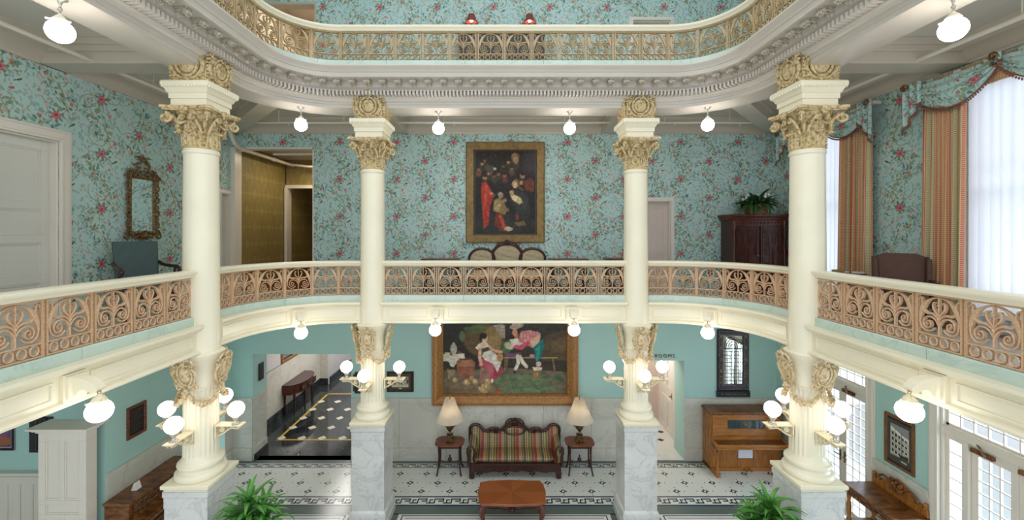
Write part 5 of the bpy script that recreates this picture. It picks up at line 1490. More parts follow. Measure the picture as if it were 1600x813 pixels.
# ---------------------------------------------------------------- furniture helpers
def cabriole(h, r0=.032, out=.05, r_ang=PI/4):
    """curved leg standing on z=0 under its top (0,0,h), knee swelling outward along +x turned by r_ang"""
    b = MB(); pts = smooth([(0, 0, h), (out*.9, 0, h*.80), (out*.55, 0, h*.55), (0, 0, h*.28), (-out*.1, 0, h*.12), (out*.5, 0, .02)], 5)
    n = len(pts); rs = []
    for i in range(n):
        u = i/(n-1); rs.append(r0*(1.0+.35*math.sin(PI*min(1, u*2.2)) if u < .45 else 1.0-.55*min(1, (u-.45)/.35)) if u < .85 else r0*(.45+.55*(u-.85)/.15))
    b.tube(pts, rs, 8, 0, RZ(r_ang)); return b
def rounded_rect(w, d, r, n=5):
    out = []
    for cx, cy, a0 in ((w/2-r, d/2-r, 0), (-w/2+r, d/2-r, PI/2), (-w/2+r, -d/2+r, PI), (w/2-r, -d/2+r, 1.5*PI)):
        for i in range(n+1): a = a0+i*PI/2/n; out.append((cx+r*math.cos(a), cy+r*math.sin(a)))
    return out
def loft(b, layers, mi=0, M=None):
    """layers = [(scale, z)] of one plan outline"""
    poly, ls = layers; n = len(poly); vs = []; fs = []
    for (g, z) in ls:
        for x, y in poly: L = math.hypot(x, y); vs.append((x*(1+g/L), y*(1+g/L), z))
    for i in range(len(ls)-1):
        for k in range(n): fs.append((i*n+k, i*n+(k+1)%n, (i+1)*n+(k+1)%n, (i+1)*n+k))
    fs.append(tuple(range(n))[::-1]); fs.append(tuple((len(ls)-1)*n+k for k in range(n)))
    return b.add(vs, fs, mi, M)
def pillow(b, x0, x1, y0, y1, z0, z1, r=.05, M=None, crown=.03, n=12, mi=0):
    """soft cushion block"""
    vs = []; fs = []; N = n+1
    def side(zb, sgn):
        o = len(vs)
        for j in range(N):
            for i in range(N):
                u = i/n*2-1; v = j/n*2-1; e = max(abs(u), abs(v)); k = (1-abs(u)**8)*(1-abs(v)**8)
                z = (z0+z1)/2+sgn*((z1-z0)/2*(k**.35 if k > 0 else 0)+crown*(1-u*u)*(1-v*v)*(1 if sgn > 0 else 0))
                vs.append((x0+(x1-x0)*(u+1)/2, y0+(y1-y0)*(v+1)/2, z))
        for j in range(n):
            for i in range(n): a = o+j*N+i; fs.append((a, a+1, a+N+1, a+N))
    side(z1, 1); side(z0, -1); return b.add(vs, fs, mi, M)
def sofa_stripe(name, cols, period, axis='X'):
    m, nt, b = newmat(name, (.5,.4,.3), .62)
    x, v, X, Y, Z = coords(nt)
    U = {'X': X, 'Y': Y}[axis]; f = ((U/period)+100.0).f('FRACT')
    r = nt.nodes.new('ShaderNodeValToRGB'); r.color_ramp.interpolation = 'CONSTANT'; nt.links.new(f.s, r.inputs[0])
    el = r.color_ramp.elements; el[0].position = 0; el[0].color = lin(cols[0][1])+(1,); el[1].position = cols[1][0]; el[1].color = lin(cols[1][1])+(1,)
    for p, c in cols[2:]: e = el.new(p); e.color = lin(c)+(1,)
    d = x.noise(x.vec(X*3.0, Y*3.0, Z*3.0), 18, 3, .6); k = ((Z+Y)*90.0).f('SINE')*.5+.5
    dark = x.mix(x.rng(d, .40, .60)*.55*k, r.outputs[0], lin('#3d4636'))
    nt.links.new(dark, b.inputs['Base Color']); return m
M['sofa'] = sofa_stripe('striped sofa damask', [(0, '#9a6a4a'), (.08, '#8f3c38'), (.22, '#b07c68'), (.29, '#a0874f'), (.40, '#4c543c'), (.44, '#a08a5c'), (.48, '#4c543c'), (.60, '#ab9a6c'), (.66, '#8a3a34'), (.70, '#ab9a6c'), (.78, '#5a5e40'), (.84, '#9c7e42'), (.94, '#3f4230')], .36)

# ---------------------------------------------------------------- striped sofa
t = thing('sofa', 'antique carved sofa in red, gold and green stripes below the tavern painting', 'sofa', (.22, 8.645, 0)); t.scale = (1.02, 1, .955)
half = [(0, .93), (.13, .925), (.21, .88), (.27, .82), (.30, .77), (.40, .765), (.50, .775), (.58, .77), (.66, .80), (.72, .88), (.80, .915), (.89, .90), (.935, .83), (.93, .70)]
sm = smooth(half, 4); outl = [(-x, z) for x, z in sm[::-1]]+sm[1:]
b = MB(); low = [(.90, .42), (-.90, .42)]
pol = [(max(-.915, min(.915, x)), z-.02) for x, z in outl]+[(.90, .36), (-.90, .36)]
# back, subdivided as strips so that it bulges
nx = 60; vs = []; fs = []
def top_at(x):
    for (a, za), (c, zc) in zip(outl[:-1], outl[1:]):
        if a <= x <= c and c > a: return za+(zc-za)*(x-a)/(c-a)-.02
    return .75
for i in range(nx+1):
    x = -.90+1.8*i/nx; zt = top_at(x)
    for j in range(9):
        v = j/8; z = .36+(zt-.36)*v; vs.append((x, .10-.035*math.sin(PI*v)-.02*math.sin(PI*i/nx)+.10*v, z))
    vs.append((x, .29, zt)); vs.append((x, .29, .36))
K = 11
for i in range(nx):
    for j in range(K): a = i*K+j; c = i*K+(j+1)%K; fs.append((a, c, c+K, a+K))
fs.append(tuple(range(K))); fs.append(tuple(nx*K+j for j in range(K))[::-1])
b.add(vs, fs); back = make('backrest', b, M['sofa'], t)
b = MB(); pts = [(x, .17, z) for x, z in outl]; b.tube(pts, [.030 if abs(p[0]) > .3 else .022 for p in pts], 8)
b.tube([(-.935, .17, .70), (-.93, .19, .4), (-.90, .2, .12)], .03, 8); b.tube([(.935, .17, .70), (.93, .19, .4), (.90, .2, .12)], .03, 8)
for sx in (-1, 1):
    b.join(volute_disc(.05, .02), T(sx*.40, .14, .785)); b.join(volute_disc(.035, .016), T(sx*.52, .14, .80)); b.ball((sx*.46, .14, .83), (.06, .025, .03), 10, 6)
    b.tube([(sx*p[0], .145, p[1]) for p in smooth([(.30, .80), (.36, .85), (.46, .86), (.54, .83), (.60, .79)], 4)], .02, 7)
make('back_frame', b, M['dark_wood'], t)
b = MB(); b.tube([(.21*math.cos(a)*(1.15 if math.sin(a) > 0 else 1), .125, .80+.095*math.sin(a)) for a in [2*PI*i/32 for i in range(32)]], .020, 8, closed=True); make('medallion_frame', b, M['dark_wood'], t)
b = MB(); b.ball((0, .14, .80), (.20, .045, .09), 22, 12); make('medallion', b, M['sofa'], t)
b = MB(); b.join(cartouche(.17, .16), T(0, .15, .99))
for k in range(9): a = PI*k/8; b.ball((.13*math.cos(a), .15, .935+.085*math.sin(a)), .024, 8, 6)
for sx in (-1, 1): b.tube([(sx*p[0], .15, p[1]) for p in smooth([(.02, 1.04), (.10, 1.05), (.17, .99), (.19, .93), (.15, .91)], 4)], .018, 7)
make('crest', b, M['dark_wood'], t)
b = MB(); pillow(b, -.80, .80, -.30, .14, .33, .44, crown=.035, n=20); make('seat', b, M['sofa'], t)
for sx in (-1, 1):
    b = MB(); prof = smooth([(0.0, .33), (.02, .45), (.0, .56), (.03, .64), (.09, .675), (.15, .65), (.16, .58), (.13, .50), (.14, .33)], 4); n = len(prof); vs = []
    for (yy, dz, g) in ((-.30, 0, .94), (-.27, 0, 1), (.0, .04, 1), (.17, .16, 1)):
        for px, pz in prof: vs.append((sx*(.77+px*g), yy, .33+(pz-.33)*(1+dz)))
    fs = [(r*n+i, r*n+(i+1)%n, (r+1)*n+(i+1)%n, (r+1)*n+i) for r in range(3) for i in range(n)]+[tuple(range(n)), tuple(3*n+i for i in range(n))[::-1]]
    b.add(vs, fs); make('arm', b, M['sofa'], t)
    b = MB(); b.tube([(sx*p[0], -.32, p[1]) for p in smooth([(.79, .30), (.815, .44), (.79, .56), (.82, .66), (.89, .70), (.95, .65), (.93, .58), (.88, .59)], 4)], [.022]*29, 8) if False else None
    pts = smooth([(.80, .30), (.825, .42), (.80, .54), (.82, .63), (.87, .685), (.93, .66), (.945, .59), (.90, .56), (.885, .60)], 4); b.tube([(sx*p[0], -.315, p[1]) for p in pts], .022, 8)
    pts = smooth([(.945, .57), (.92, .44), (.93, .34), (.90, .27)], 4); b.tube([(sx*p[0], -.315, p[1]) for p in pts], .03, 8)
    b.ball((sx*.91, -.325, .60), (.03, .015, .03), 10, 8); b.ball((sx*.92, -.325, .34), (.03, .02, .06), 8, 6)
    make('arm_scroll', b, M['dark_wood'], t)
b = MB(); n = 40; pol = [(-.88, .33)]+[(-.88+1.76*i/n, .33) for i in range(1, n)]+[(.88, .33)]+[(.88-1.76*i/n, .15+.022*math.sin(i/n*PI*6)**2+.03*math.cos(i/n*PI*2-PI)*.4) for i in range(n+1)]
b.prism(pol, -.345, -.30); b.box(-.88, .88, -.355, -.34, .29, .32); b.box(-.90, .90, .24, .28, .16, .36)
for sx in (-1, 1): b.box(sx*.89-.02, sx*.89+.02, -.30, .26, .18, .34)
make('seat_rail', b, M['dark_wood'], t, bevel=.004)
for sx in (-1, 1):
    for yy in (-.30, .24):
        b = MB(); b.lathe([(.028, 0), (.045, .02), (.05, .06), (.04, .11), (.055, .15), (.05, .18)], 12, (sx*.86, yy, 0)); b.box(sx*.86-.05, sx*.86+.05, yy-.04, yy+.04, .02, .16); make('foot', b, M['dark_wood'], t, bevel=.008)

# ---------------------------------------------------------------- coffee table
t = thing('coffee_table', 'low mahogany coffee table with serpentine top and cabriole legs before the sofa', 'table', (.13, 7.12, 0))
def serp(w, d, n=10):
    out = []
    cx, cy = w/2, d/2
    def edge(p0, p1, nrm, amp):
        for i in range(n):
            u = i/n; s_ = amp*(math.sin(PI*u)**2)-amp*.45*(math.sin(2*PI*u)**2)*.8
            out.append((p0[0]+(p1[0]-p0[0])*u+nrm[0]*s_, p0[1]+(p1[1]-p0[1])*u+nrm[1]*s_))
    k = .055
    P = [(cx-k, cy), (-cx+k, cy), (-cx, cy-k), (-cx, -cy+k), (-cx+k, -cy), (cx-k, -cy), (cx, -cy+k), (cx, cy-k)]
    edge(P[0], P[1], (0, 1), .02); edge(P[2], P[3], (-1, 0), .02); edge(P[4], P[5], (0, -1), .02); edge(P[6], P[7], (1, 0), .02)
    return out
M['starwood'] = None
m, nt, bb = newmat('quartered mahogany veneer', lin('#9a5228'), .16)
x, v, X, Y, Z = coords(nt); an = Y.f('ARCTAN2', X); s_ = x.rng((an*4.0).f('SINE'), -.25, .25); nn = x.noise(x.vec(an*6.0, X*2.0, Y*2.0), 5, 4)
nt.links.new(x.mix(nn*.6, x.mix(s_, lin('#9c5a2e'), lin('#925026')), lin('#6e3419')), bb.inputs['Base Color']); M['starwood'] = m
b = MB(); loft(b, (serp(1.12, .64), [(-.02, .455), (0, .465), (.004, .475), (-.004, .482), (.006, .49), (.006, .498), (0, .503)])); make('table_top', b, M['starwood'], t, angle=30)
b = MB()
for sgn in (-1, 1):
    n = 30; pol = [(-.48+.96*i/n, .455) for i in range(n+1)]+[(.48-.96*i/n, .385-.035*math.cos((i/n-.5)*PI*2)**2*(1 if abs(i/n-.5) < .25 else .2)-.012*math.sin(i/n*PI*8)) for i in range(n+1)]
    b.prism(pol, sgn*.27-.012, sgn*.27+.012)
    pol = [(-.24+.48*i/n, .455) for i in range(n+1)]+[(.24-.48*i/n, .395-.025*math.cos((i/n-.5)*PI*2)**2) for i in range(n+1)]
    b.prism(pol, -.012, .012, 0, T(sgn*.50, 0, 0) @ RZ(PI/2))
for i in range(48): b.ball((-.47+.02*i, -.285, .448), .008, 6, 4)
b.join(cartouche(.12, .07), T(0, -.285, .39))
for sx in (-1, 1): b.tube([(sx*p[0], -.285, p[1]) for p in smooth([(.06, .39), (.14, .375), (.22, .40), (.32, .39), (.40, .41)], 4)], .009, 6)
make('apron', b, M['dark_wood'], t)
for sx in (-1, 1):
    for sy in (-1, 1): b = cabriole(.46, .036, .06, math.atan2(sy, sx)); make('leg', b, M['mahog_y'], t).location = (sx*.47, sy*.25, 0)

# ---------------------------------------------------------------- side tables with lamps
def side_table(label, x):
    t = thing('side_table', label, 'table', (x, 8.57, 0), 0, 'oval side tables beside the sofa')
    b = MB(); loft(b, (rounded_rect(.60, .42, .14), [(-.03, .615), (-.005, .622), (0, .632), (0, .642), (-.008, .65)])); make('table_top', b, M['mahog'], t, angle=30)
    b = MB(); loft(b, (rounded_rect(.48, .30, .04), [(0, .56), (0, .62)])); make('apron', b, M['dark_wood'], t)
    for sx in (-1, 1):
        for sy in (-1, 1):
            b = MB(); b.tube([(sx*p[0], sy*p[1], p[2]) for p in smooth([(.215, .11, .60), (.21, .11, .42), (.215, .12, .22), (.235, .15, .07), (.25, .17, .012)], 4)], [.022]*4+[.017]*9+[.018]*4, 8); make('leg', b, M['dark_wood'], t)
    b = MB()
    for sx in (-1, 1): b.tube([(sx*.215, -.12, .20), (sx*.20, 0, .26), (sx*.215, .12, .20)], .014, 7)
    b.tube(smooth([(-.205, 0, .25), (-.10, 0, .215), (0, 0, .235), (.10, 0, .215), (.205, 0, .25)], 5), .014, 8)
    b.lathe([(.02, .20), (.035, .215), (.03, .24), (.045, .27), (.03, .30), (.012, .32), (.02, .34), (.006, .37)], 14); make('stretcher', b, M['dark_wood'], t)
    return t
side_table('small red-brown side table at the left end of the striped sofa', -1.13); side_table('small red-brown side table at the right end of the striped sofa', 1.56)
def shade_mat():
    m = bpy.data.materials.new('pleated ivory shade'); m.use_nodes = True; nt = m.node_tree; nt.nodes.clear()
    d = nt.nodes.new('ShaderNodeBsdfDiffuse'); t = nt.nodes.new('ShaderNodeBsdfTranslucent'); a = nt.nodes.new('ShaderNodeMixShader'); o = nt.nodes.new('ShaderNodeOutputMaterial')
    d.inputs[0].default_value = lin('#efe8dc')+(1,); t.inputs[0].default_value = lin('#f3ead9')+(1,); a.inputs[0].default_value = .55
    nt.links.new(d.outputs[0], a.inputs[1]); nt.links.new(t.outputs[0], a.inputs[2]); nt.links.new(a.outputs[0], o.inputs[0]); return m
M['shade'] = shade_mat(); M['bulb'] = emit('lamp bulb', (1, .93, .84), 26)
M['urn'] = antique('aged bronze urn', '#7d6238', '#33271a', 20, .3, .4, .6, .5)
def table_lamp(label, x):
    t = thing('table_lamp', label, 'lamp', (x, 8.57, .652), 0, 'urn table lamps with ivory shades')
    b = MB(); b.box(-.085, .085, -.085, .085, 0, .035); b.box(-.07, .07, -.07, .07, .035, .07); b.box(-.055, .055, -.055, .055, .07, .12); b.box(-.065, .065, -.065, .065, .12, .135); make('base', b, M['urn'], t, bevel=.005)
    b = MB(); b.lathe([(.035, .135), (.04, .15), (.022, .17), (.02, .19), (.035, .205), (.06, .25), (.085, .32), (.095, .38), (.09, .405), (.10, .41), (.10, .425), (.06, .44), (.03, .455), (.018, .48), (.018, .60)], 24)
    for k in range(16): a = k*PI/8; b.tube([(.062*math.cos(a), .062*math.sin(a), .25), (.094*math.cos(a), .094*math.sin(a), .37)], .007, 5)
    make('urn_body', b, M['urn'], t)
    for sx in (-1, 1):
        b = MB(); b.tube([(sx*p[0], 0, p[1]) for p in smooth([(.07, .27), (.12, .32), (.145, .39), (.13, .44), (.09, .43), (.095, .40)], 4)], .010, 7); make('handle', b, M['brass'], t)
    n = 72; vs = []
    for z, r in ((.435, .285), (.445, .283), (.53, .235), (.64, .180), (.76, .132), (.86, .102), (.875, .102)):
        for k in range(n*2): a = PI*k/n; q = r+(.006 if k % 2 else -.004)*(1 if z not in (.435, .875) else .3); vs.append((q*math.cos(a), q*math.sin(a), z))
    N = 2*n; fs = [(i*N+k, i*N+(k+1)%N, (i+1)*N+(k+1)%N, (i+1)*N+k) for i in range(6) for k in range(N)]
    b = MB(); b.add(vs, fs); o = make('lamp_shade', b, M['shade'], t, flat=True); s = o.modifiers.new('thickness', 'SOLIDIFY'); s.thickness = .003
    b = MB(); b.ball((0, 0, .64), (.035, .035, .05), 12, 8); make('bulb', b, M['bulb'], t)
    b = MB(); b.lathe([(.006, .60), (.006, .885), (.016, .89), (.02, .90), (.008, .915), (.014, .93), (.004, .95)], 10)
    for k in range(3): a = k*2*PI/3; b.tube([(0, 0, .875), (.10*math.cos(a), .10*math.sin(a), .872)], .003, 4)
    make('finial', b, M['brass'], t)
table_lamp('lit urn table lamp with ivory pleated shade on the table left of the sofa', -1.13); table_lamp('lit urn table lamp with ivory pleated shade on the table right of the sofa', 1.56)

# ---------------------------------------------------------------- player piano
t = thing('player_piano', 'golden oak upright player piano under the tall mirror in the right rear corner', 'piano', (5.04, 8.96, 0))
b = MB()
for sx in (-1, 1): b.prism([(0, 0)], 0, 0) if False else b.box(sx*.72-.02, sx*.72+.02, -.34, 0, .02, 1.20)
b.box(-.72, .72, -.02, 0, .02, 1.20)
for sx in (-1, 1):
    b.add([(sx*.70, -.34, .50), (sx*.74, -.34, .50), (sx*.74, -.58, .50), (sx*.70, -.58, .50), (sx*.70, -.34, .72), (sx*.74, -.34, .72), (sx*.74, -.58, .66), (sx*.70, -.58, .66)], [(0,1,2,3),(4,5,6,7),(0,1,5,4),(1,2,6,5),(2,3,7,6),(3,0,4,7)])
make('case', b, M['oak'], t, bevel=.006)
b = MB(); b.box(-.77, .77, -.40, .0, 1.20, 1.245); b.box(-.755, .755, -.385, 0, 1.18, 1.20); make('lid', b, M['walnut'], t, bevel=.008)
b = panel_leaf(1.40, .42, .035, [(.30, 1.12, .10, .32)]); o = make('upper_panel', b, M['oak_x'], t, bevel=.004); o.location = (-.70, -.335, .76)
b = MB(); b.box(-.40, .42, -.345, -.332, .86, 1.08); g = make('leaded_window', b, paint('dark green glass', '#3b4f55', .05, .3, 12), t)
b = MB(); 
for z in (.885, 1.055): b.box(-.38, .40, -.352, -.345, z-.003, z+.003)
for i in range(9): x_ = -.34+.088*i; b.tube([(x_, -.349, .87), (x_+.03, -.349, .97), (x_, -.349, 1.07)], .003, 4)
b.ball((.01, -.35, .97), (.05, .006, .05), 10, 6); make('window_leading', b, M['gold_dark'], g)
b = MB(); b.box(-.72, .72, -.36, -.33, .72, .765); b.box(-.70, .70, -.56, -.33, .60, .635); b.box(-.70, .70, -.36, -.33, .62, .74); b.box(-.74, .74, -.60, -.33, .565, .60); b.box(-.70, .70, -.585, -.555, .60, .655); make('key_shelf', b, M['oak_x'], t, bevel=.006)
b = MB(); b.box(-.66, .66, -.55, -.36, .637, .655); make('keyboard_lid', b, M['walnut'], t, bevel=.003)
b = panel_leaf(1.40, .50, .03, [(.52, .88, .18, .44)]); o = make('lower_panel', b, M['oak'], t, bevel=.004); o.location = (-.70, -.32, .06)
b = MB(); b.box(-.15, .15, -.334, -.328, .26, .48); make('pedal_window', b, paint('pale blue glass', '#dfe6f0', .08), t)
b = MB(); b.box(-.74, .74, -.36, 0, .0, .07); make('plinth', b, M['oak_x'], t, bevel=.005)
for sx in (-1, 1):
    b = MB(); b.box(sx*.70-.035, sx*.70+.035, -.58, -.51, .50, .57); b.box(sx*.70-.025, sx*.70+.025, -.57, -.52, .10, .50); b.box(sx*.70-.032, sx*.70+.032, -.577, -.513, .42, .44); b.box(sx*.70-.04, sx*.70+.04, -.60, -.34, 0, .07); b.box(sx*.70-.034, sx*.70+.034, -.58, -.51, .07, .12); make('leg', b, M['oak'], t, bevel=.005)
for dx in (-.05, .05): b = MB(); b.box(dx-.015, dx+.015, -.47, -.34, .05, .065); b.ball((dx, -.47, .057), (.025, .02, .01), 8, 5); make('pedal', b, M['brass'], t)

# ---------------------------------------------------------------- pump organ, lower left, back against x=-5.94
t = thing('pump_organ', 'low burl walnut pump organ against the left marble dado, behind the left front column', 'organ', (-XW+.035, 6.72, 0), PI/2)
b = MB()
for sx in (-1, 1): b.box(sx*.60-.03, sx*.60+.0+.03, -.36, 0, 0, .95); 
b.box(-.60, .60, -.03, 0, 0, .95); b.box(-.60, .60, -.34, -.30, 0, .60)
for sx in (-1, 1): b.box(sx*.60-.03, sx*.60+.03, -.60, -.36, .56, .72); b.box(sx*.59-.035, sx*.59+.035, -.58, -.52, 0, .58)
make('case', b, M['walnut'], t, bevel=.006)
b = MB(); b.box(-.66, .66, -.40, 0, .95, .985); b.box(-.64, .64, -.38, 0, .93, .95); make('lid', b, M['walnut'], t, bevel=.006)
b = MB(); b.box(-.57, .57, -.375, -.34, .74, .93); make('fret_panel', b, M['mahog'], t)
b = MB()
for i in range(26):
    cx = -.53+.0424*i
    for z in (.80, .87): b.tube([(cx+.018*math.cos(a), -.38, z+.022*math.sin(a)) for a in [2*PI*k/8 for k in range(8)]], .005, 4, closed=True)
b.box(-.56, .56, -.383, -.375, .755, .765); b.box(-.56, .56, -.383, -.375, .905, .915); make('carved_fret', b, M['gold_dark'], t)
b = MB(); b.box(-.60, .60, -.62, -.36, .62, .65); b.box(-.57, .57, -.60, -.38, .70, .72); b.box(-.57, .57, -.62, -.60, .62, .70); b.box(-.57, .57, -.40, -.37, .70, .745); make('key_cover', b, M['walnut'], t, bevel=.006)
for dx in (-.14, .14): b = MB(); b.box(dx-.08, dx+.08, -.42, -.33, .04, .06, 0, None); make('treadle', b, M['mahog_y'], t)
o = make('tent_card', MB().add([(-.05, -.04, 0), (.05, -.04, 0), (.05, .0, .11), (-.05, .0, .11), (.05, .04, 0), (-.05, .04, 0)], [(0,1,2,3), (3,2,4,5), (0,3,5), (1,4,2), (0,5,4,1)]), M['white']); o.location = (-5.72, 6.42, .987); o.rotation_euler = (0, 0, PI/2)
tag(o, 'small white folded card standing on the pump organ', 'card')

# ---------------------------------------------------------------- sideboard, lower right
t = thing('sideboard', 'brown wooden server with carved backboard against the right teal wall', 'sideboard', (XW-.04, 6.16, 0), -PI/2)
b = MB(); b.box(-.44, .44, -.50, 0, .965, 1.0); b.box(-.42, .42, -.48, 0, .94, .965); make('top', b, M['walnut'], t, bevel=.006)
b = MB(); b.box(-.40, .40, -.46, -.02, .84, .94); make('frieze', b, M['oak'], t, bevel=.004)
b = panel_leaf(.74, .09, .02, [(.03, .35, .015, .075), (.39, .71, .015, .075)]); o = make('drawer', b, M['walnut'], t); o.location = (-.37, -.465, .845)
for dx in (-.19, .19): b = MB(); b.ball((dx, 0, .045), (.018, .02, .018), 8, 6); k_ = make('knob', b, M['brass'], o); k_.location = (.37, -.02, 0)
b = MB(); b.box(-.40, .40, -.46, -.02, .42, .445); make('shelf', b, M['walnut'], t, bevel=.005)
for sx in (-1, 1):
    for yy in (-.44, -.05):
        b = MB(); b.lathe([(.03, 0), (.035, .03), (.02, .06), (.028, .12), (.028, .40), (.035, .42), (.035, .45), (.02, .48), (.03, .55), (.034, .66), (.022, .74), (.032, .80), (.032, .85)], 14, (sx*.38, yy, 0)); make('leg', b, M['oak'], t)
pol = smooth([(-.43, 1.0), (-.42, 1.10), (-.36, 1.10), (-.30, 1.14), (-.20, 1.16), (-.12, 1.24), (0, 1.27), (.12, 1.24), (.20, 1.16), (.30, 1.14), (.36, 1.10), (.42, 1.10), (.43, 1.0)], 4)
b = MB(); b.prism(pol, -.03, 0); make('backboard', b, M['oak'], t, bevel=.004)
b = MB(); rnd = random.Random(8)
for i in range(46):
    a = rnd.random()*2*PI; r = rnd.random()**.5; b.ball((.12*r*math.cos(a), -.05-.02*rnd.random(), 1.19+.10*r*math.sin(a)), rnd.uniform(.014, .026), 7, 5)
for sx in (-1, 1): b.tube([(sx*p[0], -.045, p[1]) for p in smooth([(.12, 1.20), (.20, 1.23), (.27, 1.20), (.31, 1.15), (.27, 1.13)], 4)], .018, 7)
make('carving', b, M['walnut'], t)
for sx in (-1, 1): b = MB(); b.lathe([(.022, 1.10), (.03, 1.115), (.018, 1.13), (.03, 1.16), (.02, 1.185), (.006, 1.20)], 12, (sx*.40, -.02, 0)); make('finial', b, M['oak'], t)

# ---------------------------------------------------------------- panelled pier, lower left
t = thing('panelled_pier', 'tall white panelled pier with flat moulded cap at the lower left', 'pillar', (-6.29, 5.95, 0))
b = panel_leaf(.68, 2.16, .16, [(.10, .31, 1.16, 2.0), (.37, .58, 1.16, 2.0), (.10, .58, .96, 1.10), (.10, .31, .15, .90), (.37, .58, .15, .90)]); o = make('shaft', b, M['trimw'], t, bevel=.004); o.location = (-.34, 0, 0)
b = MB(); b.box(-.36, .36, -.10, .10, 2.12, 2.15); b.box(-.39, .39, -.13, .13, 2.15, 2.18); b.box(-.43, .43, -.17, .17, 2.18, 2.21); make('cap', b, M['trimw'], t, bevel=.006)
b = MB(); b.box(-.355, .355, -.095, .095, 0, .14); make('plinth', b, M['trimw'], t, bevel=.004)

# ---------------------------------------------------------------- hallway console and mirror
t = thing('console_table', 'dark bow-front console table in the hallway beyond the left opening', 'table', (-6.02, 11.8, 0), PI/2)
plan = [(-.62, 0)]+[(-.62+1.24*i/20, -.30-.16*math.sin(PI*i/20)**.8+.12*(abs(i/10-1)**6)) for i in range(21)]+[(.62, 0)]
b = MB(); b.slabpoly([(x*1.03, y*1.04) for x, y in plan], .80, .825); make('table_top', b, M['dark_wood'], t)
b = MB(); b.slabpoly(plan, .56, .80); make('apron', b, M['mahog_y'], t)
for k in (-1, 0, 1): b = MB(); b.box(k*.30-.13, k*.30+.13, -.475+.03*abs(k), -.44, .60, .76); dd = make('drawer', b, M['dark_wood'], t, bevel=.004); b = MB(); [b.ball((k*.30+q, -.48+.03*abs(k), .68), .014, 8, 6) for q in (-.06, .06)]; make('knob', b, M['brass'], dd)
for (x_, y_) in ((-.57, -.05), (.57, -.05), (-.55, -.30), (.55, -.30), (-.2, -.42), (.2, -.42)): b = MB(); b.add([(x_+sx*r, y_+sy*r, z) for z, r in ((0, .012), (.56, .024)) for sx, sy in ((-1,-1),(1,-1),(1,1),(-1,1))], [(0,1,2,3),(4,5,6,7),(0,1,5,4),(1,2,6,5),(2,3,7,6),(3,0,4,7)]); make('leg', b, M['dark_wood'], t)
t = thing('hall_mirror', 'gilt-framed mirror above the dark console table in the lower hallway', 'mirror', (-6.05, 11.7, 1.98), PI/2)
make('frame', frame_mb(.9, 1.0, [(-.01, -.012), (0, -.03), (.03, -.04), (.07, -.035), (.08, 0), (-.01, 0)]), M['frame_gold'], t); b = MB(); b.box(-.45, .45, -.016, -.008, -.5, .5); make('mirror_glass', b, M['mirror'], t)
# wall grille at the hallway entrance
b = MB(); b.box(0, .02, -.09, .09, -.19, .19)
for i in range(12): b.box(.02, .03, -.075, .075, -.17+.029*i, -.155+.029*i)
o = make('wall_grille', b, M['black']); o.location = (-5.488, 9.3, 1.85); tag(o, 'small dark grille on the side face of the left rear opening', 'grille')

# ---------------------------------------------------------------- leafy floor plants
def strap_leaf(b, base, yaw, length, width, lift, droop, rnd, mi=0):
    n = 9; vs = []; p = Vector(base); ang = lift
    for i in range(n):
        u = i/(n-1); w = width*math.sin(PI*(.12+.88*u)**.8)**.7*(1 if u < .98 else .1) if u < 1 else .002
        side = Vector((-math.sin(yaw), math.cos(yaw), 0)); up = Vector((-math.sin(ang)*math.cos(yaw), -math.sin(ang)*math.sin(yaw), math.cos(ang)))
        vs += [p-side*w/2+up*w*.18, p-up*0.0, p+side*w/2+up*w*.18]
        p = p+Vector((math.cos(ang)*math.cos(yaw), math.cos(ang)*math.sin(yaw), math.sin(ang)))*length/(n-1); ang -= droop/(n-1)
    fs = []
    for i in range(n-1):
        for j in range(2): a = i*3+j; fs.append((a, a+1, a+4, a+3))
    m = len(vs); vs2 = [v-Vector((0, 0, .002)) for v in vs]
    b.add(vs+vs2, fs+[tuple(k+m for k in f[::-1]) for f in fs], mi)
def dracaena(label, x, y, top, seed):
    t = thing('floor_plant', label, 'plant', (x, y, 0), 0, 'tall leafy floor plants')
    rnd = random.Random(seed)
    b = MB(); b.lathe([(.14, 0), (.15, .02), (.19, .30), (.205, .34), (.205, .37), (.185, .37), (.18, .33)], 24); make('pot', b, paint('dark ceramic pot', '#3b3f3a', .3), t)
    b = MB(); b.lathe([(.01, .32), (.18, .33)], 18); make('soil', b, paint('potting soil', '#3b2a1e', .9), t)
    canes = [(0, 0, top-.45), (.09, .05, top-.62), (-.09, .04, top-.72), (.02, -.10, top-.80), (-.04, .1, top-.95), (.12, -.06, top-1.0), (-.12, -.07, top-1.05)]
    b = MB()
    for cx, cy, ch in canes: b.tube([(cx*.6, cy*.6, .33), (cx*.8, cy*.8, ch*.6), (cx*1.6, cy*1.6, ch)], .018, 8)
    make('cane', b, paint('tan cane', '#8d7a56', .7), t)
    b = MB(); leaves = []
    for cx, cy, ch in canes:
        for k in range(34):
            u = k/34; yaw = k*2.4+rnd.random()*.4
            strap_leaf(b, (cx*1.6, cy*1.6, ch-.20+.24*u), yaw, rnd.uniform(.40, .56)*(1-.22*u), rnd.uniform(.046, .066), .50+.95*u+rnd.uniform(-.1, .1), rnd.uniform(1.8, 2.7)*(1-.35*u), rnd)
    make('foliage', b, M['green'], t, recalc=False, angle=60)
dracaena('tall green strap-leaved plant beside the left front column pedestal', -3.22, 5.2, 1.97, 1); dracaena('tall green strap-leaved plant beside the right front column pedestal', 3.33, 5.2, 1.92, 2)

# ================================================================ upper gallery
G = 3.72
